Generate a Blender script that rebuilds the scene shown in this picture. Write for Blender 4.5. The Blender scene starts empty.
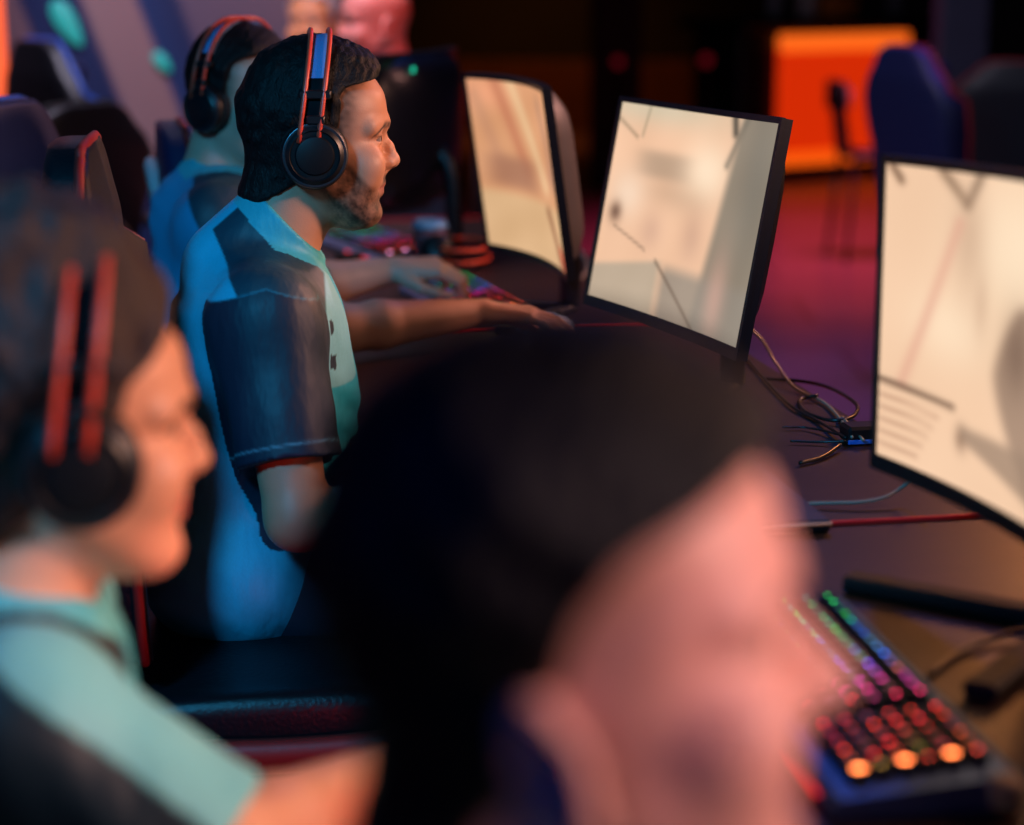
import bpy, math, random
import numpy as np
from mathutils import Vector, Matrix
PI = math.pi
sc = bpy.context.scene
COL = sc.collection
rng = np.random.RandomState(7)

# ---------------------------------------------------------------- camera frame
F_PX, YH, HCAM, DESK = 2000.0, -30.0, 0.62, 0.74
CZ = DESK + HCAM
PITCH = math.atan((412.5 - YH) / F_PX)
FW = np.array([0, math.cos(PITCH), -math.sin(PITCH)])
RT = np.array([1.0, 0, 0])
UP = np.array([0, math.sin(PITCH), math.cos(PITCH)])
CAM = np.array([0, 0, CZ])
def at(u, v, d):
    return CAM + d * (FW + (u - 512) / F_PX * RT - (v - 412.5) / F_PX * UP)
def on_z(u, v, z=DESK):
    r = FW + (u - 512) / F_PX * RT - (v - 412.5) / F_PX * UP
    return CAM + r * ((z - CZ) / r[2])

# ---------------------------------------------------------------- materials
def lin(c):
    c = np.asarray(c, float) / 255.0
    return tuple(np.where(c <= 0.04045, c / 12.92, ((c + 0.055) / 1.055) ** 2.4))
def rgba(c): return (*lin(c), 1.0)
MATS = {}
def mat(name, col=(128, 128, 128), rough=0.5, metal=0.0, noise=0.0, nscale=30, bump=0.0, bscale=80,
        attr=None, emit=None, estr=0.0, spec=0.5, coat=0.0, sss=0.0, sheen=0.0, stretch=None, bdist=.004):
    if name in MATS: return MATS[name]
    m = bpy.data.materials.new(name); m.use_nodes = True
    nt = m.node_tree; N = nt.nodes; L = nt.links
    b = N['Principled BSDF']
    b.inputs['Base Color'].default_value = rgba(col)
    b.inputs['Roughness'].default_value = rough
    b.inputs['Metallic'].default_value = metal
    b.inputs['Specular IOR Level'].default_value = spec
    b.inputs['Coat Weight'].default_value = coat
    b.inputs['Sheen Weight'].default_value = sheen
    if sss:
        b.inputs['Subsurface Weight'].default_value = sss
        b.inputs['Subsurface Radius'].default_value = (0.02, 0.008, 0.004)
        b.inputs['Subsurface Scale'].default_value = 0.5
    tc = N.new('ShaderNodeTexCoord')
    mp = N.new('ShaderNodeMapping'); L.new(tc.outputs['Object'], mp.inputs['Vector'])
    if stretch: mp.inputs['Scale'].default_value = stretch
    src = None
    if attr:
        a = N.new('ShaderNodeAttribute'); a.attribute_name = attr; src = a.outputs['Color']
    if noise > 0:
        n = N.new('ShaderNodeTexNoise'); n.inputs['Scale'].default_value = nscale
        n.inputs['Detail'].default_value = 6
        L.new(mp.outputs[0], n.inputs['Vector'])
        mr = N.new('ShaderNodeMapRange')
        mr.inputs[1].default_value = 0.25; mr.inputs[2].default_value = 0.75
        mr.inputs[3].default_value = 1 - noise; mr.inputs[4].default_value = 1 + noise
        L.new(n.outputs['Fac'], mr.inputs[0])
        mx = N.new('ShaderNodeVectorMath'); mx.operation = 'SCALE'
        if src: L.new(src, mx.inputs[0])
        else: mx.inputs[0].default_value = lin(col)
        L.new(mr.outputs[0], mx.inputs['Scale'])
        src = mx.outputs[0]
    if src: L.new(src, b.inputs['Base Color'])
    if bump > 0:
        n2 = N.new('ShaderNodeTexNoise'); n2.inputs['Scale'].default_value = bscale
        n2.inputs['Detail'].default_value = 4
        L.new(mp.outputs[0], n2.inputs['Vector'])
        bp = N.new('ShaderNodeBump'); bp.inputs['Strength'].default_value = bump
        bp.inputs['Distance'].default_value = bdist
        L.new(n2.outputs['Fac'], bp.inputs['Height']); L.new(bp.outputs[0], b.inputs['Normal'])
    if emit is not None:
        b.inputs['Emission Color'].default_value = rgba(emit)
        b.inputs['Emission Strength'].default_value = estr
    MATS[name] = m
    return m
def screen_mat():
    if 'screen_picture' in MATS: return MATS['screen_picture']
    m = mat('screen_picture', (8, 8, 10), rough=0.35)
    N = m.node_tree.nodes; L = m.node_tree.links
    a = N.new('ShaderNodeAttribute'); a.attribute_name = 'picture'
    b = N['Principled BSDF']
    L.new(a.outputs['Color'], b.inputs['Emission Color'])
    b.inputs['Emission Strength'].default_value = 1.06; b.inputs['Specular IOR Level'].default_value = .12
    return m
def glow_mat():      # key legends: each key lights in its own colour
    if 'key_light' in MATS: return MATS['key_light']
    m = mat('key_light', (10, 10, 10))
    N = m.node_tree.nodes; L = m.node_tree.links
    a = N.new('ShaderNodeObjectInfo')
    b = N['Principled BSDF']
    L.new(a.outputs['Color'], b.inputs['Emission Color'])
    b.inputs['Emission Strength'].default_value = 5.0
    return m
M = dict(
    black=mat('black_plastic', (16, 17, 22), 0.38, noise=.1),
    blackgloss=mat('black_gloss', (12, 13, 18), 0.22),
    bezel=mat('bezel_black', (22, 24, 32), 0.35, bump=.05),
    rubber=mat('black_rubber', (14, 14, 16), 0.7, bump=.15),
    red=mat('red_plastic', (225, 70, 50), 0.35),
    redtrim=mat('red_trim', (150, 30, 26), 0.5, bump=.1),
    leather=mat('black_leather', (14, 15, 22), 0.45, bump=.3, bscale=160, noise=.15),
    leatherblue=mat('navy_leather', (20, 30, 70), 0.5, bump=.3, bscale=160),
    palegrey=mat('pale_trim', (215, 180, 185), 0.5, bump=.1),
    metal=mat('dark_metal', (90, 92, 100), 0.35, metal=.9),
    steel=mat('brushed_steel', (120, 140, 175), 0.38, metal=.75, noise=.1),
    grey=mat('grey_plastic', (92, 88, 84), 0.5, noise=.08),
    band=mat('elastic_band', (90, 140, 200), 0.65, bump=.3, bscale=300),  # the strap's blue reflection is put into this colour
    white=mat('white_enamel', (215, 215, 215), 0.4),
    bluepl=mat('blue_white_plastic', (110, 150, 190), 0.45),
    cable=mat('cable_rubber', (28, 27, 30), 0.35),
    cablepale=mat('cable_pale', (150, 140, 128), 0.4),
    keycap=mat('keycap_black', (10, 10, 12), 0.45),
)
def vc_mat(name, rough=.6, **k): return mat(name, (255, 255, 255), rough, attr='tint', **k)

# ---------------------------------------------------------------- mesh helpers
def T(pts, Mx):
    Mx = np.array(Mx); pts = np.asarray(pts, float)
    return pts @ Mx[:3, :3].T + Mx[:3, 3]
def mesh(name, geos, material, parent=None, smooth=True, origin=(0, 0, 0), sharp=None):
    """geos = list of (verts, faces[, material index])"""
    V = []; Fc = []; MI = []; o = 0
    for g in geos:
        v = np.asarray(g[0], float); V.append(v)
        for f in g[1]: Fc.append([int(i) + o for i in f])
        MI += [g[2] if len(g) > 2 else 0] * len(g[1])
        o += len(v)
    V = np.concatenate(V) - np.asarray(origin, float)
    me = bpy.data.meshes.new(name)
    me.from_pydata(V.tolist(), [], Fc); me.update()
    mats = material if isinstance(material, (list, tuple)) else [material]
    for m in mats: me.materials.append(m)
    if len(mats) > 1: me.polygons.foreach_set('material_index', MI)
    if smooth:
        me.polygons.foreach_set('use_smooth', [True] * len(me.polygons))
        if sharp:
            try: me.set_sharp_from_angle(angle=math.radians(sharp))
            except Exception: pass
    ob = bpy.data.objects.new(name, me); COL.objects.link(ob)
    if parent is not None: ob.parent = parent
    elif tuple(origin) != (0, 0, 0): ob.location = origin
    return ob
def empty(name, loc, label=None, cat=None, group=None, rz=0.0):
    o = bpy.data.objects.new(name, None); COL.objects.link(o)
    o.location = loc; o.rotation_euler = (0, 0, rz); o.empty_display_size = .05
    tag(o, label, cat, group); return o
def tag(o, label=None, cat=None, group=None, kind=None):
    if label: o['label'] = label
    if cat: o['category'] = cat
    if group: o['group'] = group
    if kind: o['kind'] = kind
    return o
def copy_tree(o, parent=None):
    c = o.copy(); COL.objects.link(c); c.parent = parent
    for ch in [x for x in COL.objects if x.parent == o]: copy_tree(ch, c)
    return c
def xf(loc=(0, 0, 0), rx=0, ry=0, rz=0, s=(1, 1, 1)):
    return np.array(Matrix.Translation(loc) @ Matrix.Rotation(rz, 4, 'Z') @ Matrix.Rotation(ry, 4, 'Y') @ Matrix.Rotation(rx, 4, 'X') @ Matrix.Diagonal((*s, 1)))
def rbox(sx, sy, sz, c=(0, 0, 0), b=None, Mx=None):
    """box with chamfered edges, half sizes"""
    b = min(sx, sy, sz) * .3 if b is None else min(b, min(sx, sy, sz) * .95)
    v = []
    for x in (-1, 1):
        for y in (-1, 1):
            for z in (-1, 1):
                v += [(x * sx, y * (sy - b), z * (sz - b)), (x * (sx - b), y * sy, z * (sz - b)), (x * (sx - b), y * (sy - b), z * sz)]
    v = np.array(v)
    idx = lambda x, y, z, k: ((x * 2 + y) * 2 + z) * 3 + k
    f = []
    f.append([idx(1, 0, 0, 0), idx(1, 1, 0, 0), idx(1, 1, 1, 0), idx(1, 0, 1, 0)])
    f.append([idx(0, 0, 0, 0), idx(0, 0, 1, 0), idx(0, 1, 1, 0), idx(0, 1, 0, 0)])
    f.append([idx(0, 1, 0, 1), idx(0, 1, 1, 1), idx(1, 1, 1, 1), idx(1, 1, 0, 1)])
    f.append([idx(0, 0, 0, 1), idx(1, 0, 0, 1), idx(1, 0, 1, 1), idx(0, 0, 1, 1)])
    f.append([idx(0, 0, 1, 2), idx(1, 0, 1, 2), idx(1, 1, 1, 2), idx(0, 1, 1, 2)])
    f.append([idx(0, 0, 0, 2), idx(0, 1, 0, 2), idx(1, 1, 0, 2), idx(1, 0, 0, 2)])
    for a in (0, 1):
        for c_ in (0, 1):
            f.append([idx(0, a, c_, 1), idx(0, a, c_, 2), idx(1, a, c_, 2), idx(1, a, c_, 1)])
            f.append([idx(a, 0, c_, 0), idx(a, 0, c_, 2), idx(a, 1, c_, 2), idx(a, 1, c_, 0)])
            f.append([idx(a, c_, 0, 0), idx(a, c_, 0, 1), idx(a, c_, 1, 1), idx(a, c_, 1, 0)])
    for x in (0, 1):
        for y in (0, 1):
            for z in (0, 1):
                f.append([idx(x, y, z, 0), idx(x, y, z, 1), idx(x, y, z, 2)])
    cen = v.mean(0); ff = []
    for q in f:
        p = v[q]; n = np.cross(p[1] - p[0], p[2] - p[0])
        ff.append(q if n @ (p.mean(0) - cen) > 0 else q[::-1])
    v = v + np.array(c)
    if Mx is not None: v = T(v, Mx)
    return v, ff
def catmull(P, n=8):
    P = np.asarray(P, float)
    Q = np.vstack([2 * P[0] - P[1], P, 2 * P[-1] - P[-2]]); out = []
    for i in range(1, len(Q) - 2):
        for k in range(n):
            t = k / n
            out.append(.5 * ((2 * Q[i]) + (-Q[i - 1] + Q[i + 1]) * t + (2 * Q[i - 1] - 5 * Q[i] + 4 * Q[i + 1] - Q[i + 2]) * t * t + (-Q[i - 1] + 3 * Q[i] - 3 * Q[i + 1] + Q[i + 2]) * t ** 3))
    out.append(P[-1]); return np.array(out)
def tube(P, r, n=10, closed=False, flat=None, upv=None):
    P = np.asarray(P, float); m = len(P)
    r = np.full(m, r) if np.isscalar(r) else np.asarray(r)
    tg = np.gradient(P, axis=0)
    if closed: tg = np.roll(P, -1, 0) - np.roll(P, 1, 0)
    tg /= np.linalg.norm(tg, axis=1)[:, None] + 1e-12
    u = np.array(upv if upv is not None else (0, 0, 1.0), float)
    if abs(tg[0] @ u) > .95: u = np.array([1.0, 0, 0])
    V = []; Fc = []
    prev = u
    for i in range(m):
        ref = u if upv is not None else prev
        s = np.cross(tg[i], ref); s /= np.linalg.norm(s) + 1e-12
        w = np.cross(s, tg[i]); prev = w
        a = np.arange(n) * 2 * PI / n
        fl = flat or 1.0
        V.append(P[i] + r[i] * (np.cos(a)[:, None] * s + fl * np.sin(a)[:, None] * w))
    V = np.concatenate(V)
    for i in range(m if closed else m - 1):
        j = (i + 1) % m
        for k in range(n):
            Fc.append([i * n + k, i * n + (k + 1) % n, j * n + (k + 1) % n, j * n + k])
    if not closed:
        Fc.append(list(range(n))[::-1]); Fc.append([(m - 1) * n + k for k in range(n)])
    return V, Fc
def lathe(prof, n=32, Mx=None):
    """prof: list of (r, z), closed onto the axis at both ends"""
    V = []; Fc = []
    for r, z in prof:
        for k in range(n):
            a = 2 * PI * k / n; V.append((r * math.cos(a), r * math.sin(a), z))
    for i in range(len(prof) - 1):
        for k in range(n):
            Fc.append([i * n + k, i * n + (k + 1) % n, (i + 1) * n + (k + 1) % n, (i + 1) * n + k])
    Fc.append(list(range(n))[::-1]); Fc.append([(len(prof) - 1) * n + k for k in range(n)])
    V = np.array(V)
    if Mx is not None: V = T(V, Mx)
    return V, Fc
def loft(rings, cap=True):
    n = len(rings[0]); V = np.concatenate([np.asarray(r, float) for r in rings]); Fc = []
    for i in range(len(rings) - 1):
        for k in range(n):
            Fc.append([i * n + k, i * n + (k + 1) % n, (i + 1) * n + (k + 1) % n, (i + 1) * n + k])
    if cap:
        Fc.append(list(range(n))[::-1]); Fc.append([(len(rings) - 1) * n + k for k in range(n)])
    return V, Fc
def grid_geo(P):
    """P: (a,b,3) grid"""
    a, b = P.shape[:2]
    return P.reshape(-1, 3), [[i * b + j, (i + 1) * b + j, (i + 1) * b + j + 1, i * b + j + 1] for i in range(a - 1) for j in range(b - 1)]

# ---------------------------------------------------------------- signed distance modelling
def noise3(p, f, seed, n=7):
    r = np.random.RandomState(seed); o = np.zeros(len(p), np.float32)
    for i in range(n):
        d = r.normal(size=3); d /= np.linalg.norm(d)
        o += np.sin(p @ (d * f * (0.6 + .8 * r.rand())).astype(np.float32) + r.rand() * 6.28)
    return o / n * 1.6
def smin(a, b, k):
    h = np.maximum(k - np.abs(a - b), 0) / k
    return np.minimum(a, b) - h * h * k * .25
def smax(a, b, k): return -smin(-a, -b, k)
def cone(p, a, b, r1, r2):
    a = np.asarray(a, np.float32); b = np.asarray(b, np.float32)
    ab = b - a; t = np.clip((p - a) @ ab / max(ab @ ab, 1e-12), 0, 1)
    q = p - a - t[:, None] * ab
    return np.sqrt((q * q).sum(1)) - (r1 + t * (r2 - r1))
def ell(p, c, r, R=None):
    q = p - np.asarray(c, np.float32)
    if R is not None: q = q @ R
    r = np.asarray(r, np.float32)
    k0 = np.sqrt(((q / r) ** 2).sum(1)); k1 = np.sqrt(((q / (r * r)) ** 2).sum(1)) + 1e-9
    return k0 * (k0 - 1) / k1
def sph(p, c, r): return np.sqrt(((p - np.asarray(c, np.float32)) ** 2).sum(1)) - r
def isosurface(fn, lo, hi, h, B=8):
    lo = np.asarray(lo, float); n = np.ceil((np.asarray(hi) - lo) / h / B).astype(int) * B + 1
    nb = (n - 1) // B
    Fd = np.ones(n, np.float32)
    bi = np.stack(np.meshgrid(*[np.arange(k) for k in nb], indexing='ij'), -1).reshape(-1, 3)
    cen = (lo + (bi * B + B / 2) * h).astype(np.float32)
    fc = np.concatenate([fn(cen[i:i + 60000]) for i in range(0, len(cen), 60000)])
    act = np.abs(fc) < B * h * 0.8660 * 1.35 + .003
    for b in bi[(fc < 0) & ~act]:
        x, y, z = b * B; Fd[x:x + B + 1, y:y + B + 1, z:z + B + 1] = -1
    g = np.stack(np.meshgrid(*[np.arange(B + 1)] * 3, indexing='ij'), -1).reshape(-1, 3)
    ab = bi[act]
    for s in range(0, len(ab), 128):
        bb = ab[s:s + 128]
        idx = (bb[:, None, :] * B + g[None]).reshape(-1, 3)
        v = fn((lo + idx * h).astype(np.float32))
        Fd[idx[:, 0], idx[:, 1], idx[:, 2]] = v
    S = Fd < 0
    any_ = np.zeros(n - 1, bool); all_ = np.ones(n - 1, bool)
    for dx in (0, 1):
        for dy in (0, 1):
            for dz in (0, 1):
                s = S[dx:n[0] - 1 + dx, dy:n[1] - 1 + dy, dz:n[2] - 1 + dz]
                any_ |= s; all_ &= s
    cells = np.argwhere(any_ & ~all_)
    ID = np.full(n - 1, -1, np.int32); ID[cells[:, 0], cells[:, 1], cells[:, 2]] = np.arange(len(cells))
    off = np.array([(0, 0, 0), (1, 0, 0), (0, 1, 0), (1, 1, 0), (0, 0, 1), (1, 0, 1), (0, 1, 1), (1, 1, 1)])
    cv = np.stack([Fd[cells[:, 0] + o[0], cells[:, 1] + o[1], cells[:, 2] + o[2]] for o in off], 1)
    acc = np.zeros((len(cells), 3)); cnt = np.zeros(len(cells))
    for a, b in [(0, 1), (2, 3), (4, 5), (6, 7), (0, 2), (1, 3), (4, 6), (5, 7), (0, 4), (1, 5), (2, 6), (3, 7)]:
        fa, fb = cv[:, a], cv[:, b]; m = (fa < 0) != (fb < 0)
        t = np.where(m, fa / np.where(m, fa - fb, 1), 0)
        acc += m[:, None] * (off[a] + t[:, None] * (off[b] - off[a])); cnt += m
    V = lo + (cells + acc / cnt[:, None]) * h
    quads = []
    for ax in range(3):
        u, w = (ax + 1) % 3, (ax + 2) % 3
        sl0 = [slice(None)] * 3; sl1 = [slice(None)] * 3
        sl0[ax] = slice(0, -1); sl1[ax] = slice(1, None)
        A = S[tuple(sl0)]; Bq = S[tuple(sl1)]
        for sgn in (0, 1):
            e = np.argwhere(A & ~Bq if sgn == 0 else ~A & Bq)
            ok = (e[:, u] > 0) & (e[:, w] > 0) & (e[:, u] < n[u] - 1) & (e[:, w] < n[w] - 1)
            e = e[ok]; q = []
            for du, dw in ((-1, -1), (0, -1), (0, 0), (-1, 0)):
                c = e.copy(); c[:, u] += du; c[:, w] += dw
                q.append(ID[c[:, 0], c[:, 1], c[:, 2]])
            q = np.stack(q, 1)
            quads.append(q if sgn == 0 else q[:, ::-1])
    Q = np.concatenate(quads)
    return V, Q[(Q >= 0).all(1)]
def iso_obj(name, fn, lo, hi, h, material, parent=None, colour=None, drop_below=None):
    V, Q = isosurface(fn, lo, hi, h)
    me = bpy.data.meshes.new(name)
    me.vertices.add(len(V)); me.vertices.foreach_set('co', V.astype(np.float32).ravel())
    me.loops.add(len(Q) * 4); me.loops.foreach_set('vertex_index', Q.astype(np.int32).ravel())
    me.polygons.add(len(Q)); me.polygons.foreach_set('loop_start', np.arange(0, len(Q) * 4, 4, dtype=np.int32))
    me.polygons.foreach_set('use_smooth', np.ones(len(Q), bool))
    me.update(calc_edges=True); me.validate()
    me.materials.append(material)
    if colour is not None:
        a = me.color_attributes.new('tint', 'FLOAT_COLOR', 'POINT')
        c = np.ones((len(V), 4), np.float32); c[:, :3] = colour(V.astype(np.float32))
        a.data.foreach_set('color', c.ravel())
    ob = bpy.data.objects.new(name, me); COL.objects.link(ob)
    if parent is not None: ob.parent = parent
    return ob
def mixc(c, col, w):
    return c * (1 - w[:, None]) + np.array(lin(col), np.float32) * w[:, None]
def sstep(a, b, x):
    t = np.clip((x - a) / (b - a), 0, 1); return t * t * (3 - 2 * t)

# ---------------------------------------------------------------- people
HZ = np.array([-.124, -.120, -.113, -.106, -.098, -.085, -.077, -.069, -.060, -.047, -.025, 0, .010, .020, .040, .062, .0815, .095, .105, .113, .118])
HF = np.array([.045, .058, .070, .0765, .0780, .0765, .0800, .0800, .0855, .0850, .0835, .0815, .0850, .0895, .0900, .0870, .0770, .0640, .0480, .0260, .004])
HB = np.array([.030, .020, .012, .004, -.004, -.016, -.024, -.036, -.050, -.066, -.086, -.100, -.103, -.105, -.106, -.101, -.088, -.072, -.054, -.034, -.012])
HW = np.array([.012, .022, .032, .040, .046, .053, .057, .060, .0625, .065, .069, .0725, .074, .0750, .0760, .0740, .0670, .0560, .0430, .0260, .010])
def head_loft(q, off=0.0, n=2.25):
    z = q[:, 2]; F = np.interp(z, HZ, HF) + off; Bk = np.interp(z, HZ, HB) - off; W = np.interp(z, HZ, HW) + off
    F = np.maximum(F, Bk + .004); W = np.maximum(W, .004)
    c = Bk + (F - Bk) * .52
    a = np.where(q[:, 0] > c, F - c, c - Bk)
    ex = np.where(q[:, 0] > c, 2.35, 2.1)
    r = (np.abs((q[:, 0] - c) / a) ** ex + np.abs(q[:, 1] / W) ** ex) ** (1 / ex)
    d = (r - 1) * np.minimum(a, W) * .85
    w = sstep(.045, .085, z)
    if w.any():
        e = ell(q, (-.008, 0, .028), (.098, .0765, .091)) - off
        d = d * (1 - w) + e * w
    return np.maximum(d, (-.124 - off - z) * .9)
def head_sdf(q, P):
    """q in head frame: x forward, z up, 0 at eye level"""
    d = head_loft(q)
    nz = P.get('nose', 1.0)
    ya = np.abs(q[:, 1]); qa = np.stack([q[:, 0], ya, q[:, 2]], 1)
    # brow ridge, cheekbone, socket
    d = smin(d, cone(qa, (.083, .008, .018), (.066, .052, .016), .008, .006), .016)
    d = smin(d, ell(qa, (.060, .046, -.032), (.022, .020, .018)), .02)
    d = smax(d, -ell(qa, (.096, .032, -.001), (.020, .017, .013)), .010)
    # lids around the eyeball
    ball = sph(qa, (.0685, .0315, 0), .0140)
    slit = np.abs(q[:, 2] + .0005 + .06 * np.abs(ya - .0315)) - .0030 * P.get('eye', 1)
    lid = smax(ball, -np.maximum(slit, .066 - q[:, 0]), .0015)
    d = smin(d, np.where(q[:, 0] > .055, lid, 1), .005)
    # nose
    nd = cone(q, (.0775, 0, .006), (.0885 + .002 * nz, 0, -.014), .0075, .0078)
    nd = smin(nd, cone(q, (.0885 + .002 * nz, 0, -.014), (.0975 * nz, 0, -.031), .0078, .0092), .006)
    nd = smin(nd, cone(q, (.0975 * nz, 0, -.033), (.083, 0, -.044), .0078, .007), .006)
    nd = smin(nd, ell(qa, (.0885, .0115, -.0345), (.0115, .0075, .0085)), .006)
    d = smin(d, nd, .009)
    d = smax(d, -ell(qa, (.0925, .0060, -.0435), (.0060, .0032, .0040)), .003)
    # lips and chin
    sm = P.get('smile', 0.0)
    up_z = -.0615 + sm * 4 * ya ** 1.6 * 3
    d = smin(d, cone(qa, (.0805, 0, -.0630), (.069, .023 + .006 * sm, -.067 + .009 * sm), .0068, .0028), .006)
    d = smin(d, cone(qa, (.0775, 0, -.0745), (.069, .021 + .005 * sm, -.070 + .008 * sm), .0072, .0028), .006)
    d = smax(d, -cone(qa, (.0900, 0, -.0685), (.075, .026 + .006 * sm, -.0675 + .010 * sm), .0022 + .0012 * sm, .0012), .003)
    d = smin(d, ell(q, (.063, 0, -.104), (.016, .020, .014)), .014)
    d = smin(d, ell(qa, (.052 - .004 * sm, .045, -.048), (.018, .014 + .003 * sm, .018)), .025)
    # jaw corner
    d = smin(d, cone(qa, (.010, .050, -.062), (.055, .026, -.103), .012, .012), .03)
    # ears
    if P.get('ears', True):
        a = .30; R = np.array([[math.cos(a), 0, -math.sin(a)], [0, 1, 0], [math.sin(a), 0, math.cos(a)]], np.float32)
        b = .35; R2 = np.array([[math.cos(b), -math.sin(b), 0], [math.sin(b), math.cos(b), 0], [0, 0, 1]], np.float32)
        RR = (R2 @ R).astype(np.float32)
        c = np.array([-.014, .0785, -.016 + P.get('eardz', 0)], np.float32)
        e = ell(qa, c, (.0175, .0065, .031), RR)
        l = (qa - c) @ RR
        rim = np.sqrt((np.sqrt((l[:, 0] / .75) ** 2 + (l[:, 2] / 1.35) ** 2 + 1e-9) - .0195) ** 2 + (l[:, 1] - .004) ** 2) - .0038
        bowl = ell(l, (.000, .0075, -.002), (.0110, .0080, .0175))
        e = smax(e, -bowl, .004)
        e = smin(e, np.where(l[:, 0] > .012, 1, rim), .003)
        e = smin(e, ell(l, (.006, .001, -.028), (.008, .005, .010)), .006)
        e = smin(e, ell(l, (.0125, .003, -.004), (.005, .005, .008)), .004)
        d = smin(d, e, .005)
    return d
def rot(yaw=0, pitch=0, roll=0):
    return np.array(Matrix.Rotation(yaw, 3, 'Z') @ Matrix.Rotation(-pitch, 3, 'Y') @ Matrix.Rotation(roll, 3, 'X'), np.float32)
def unit(v): v = np.asarray(v, float); return v / np.linalg.norm(v)
def hand_parts(wr, d, nrm, side, curl=(.5, .6, .4), spread=.10, thumb_c=.3):
    """wr wrist, d towards fingers, nrm back of hand, side: thumb direction"""
    d = unit(d); nrm = unit(np.asarray(nrm) - d * np.dot(nrm, d)); s = unit(np.cross(nrm, d)); s = s * (1 if np.dot(s, side) > 0 else -1)
    wr = np.asarray(wr, float); palm = []; fingers = []
    lens = [(.040, .024, .020), (.045, .027, .021), (.041, .026, .021), (.032, .020, .018)]
    for i, (ln, sp) in enumerate(zip(lens, (.030, .010, -.010, -.029))):
        k0 = wr + d * .018 + s * sp * .55
        kn = wr + d * (.088 - .004 * abs(i - 1)) + s * sp + nrm * (.004 - .0015 * abs(i - 1))
        palm.append((k0, kn, .0165, .0115))
        p = kn; ang = 0; dd = unit(d + s * (1.2 - i) * spread)
        ch = []
        for j, L in enumerate(ln):
            ang += curl[j] * (1 + .10 * i)
            q = p + L * (dd * math.cos(ang) - nrm * math.sin(ang))
            ch.append((p, q, .0088 - .0009 * j - .0006 * (i == 3), .0083 - .0011 * j - .0006 * (i == 3))); p = q
        fingers.append(ch)
    t0 = wr + d * .022 + s * .026 - nrm * .006
    t1 = t0 + .040 * unit(d * .75 + s * .65 - nrm * .25)
    t2 = t1 + .030 * unit(d * .95 + s * (.35 - thumb_c) - nrm * .30)
    t3 = t2 + .024 * unit(d * 1.0 + s * (.05 - thumb_c) - nrm * .35)
    fingers.append([(t0, t1, .0150, .0108), (t1, t2, .0105, .0095), (t2, t3, .0095, .0080)])
    return palm, fingers
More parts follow.
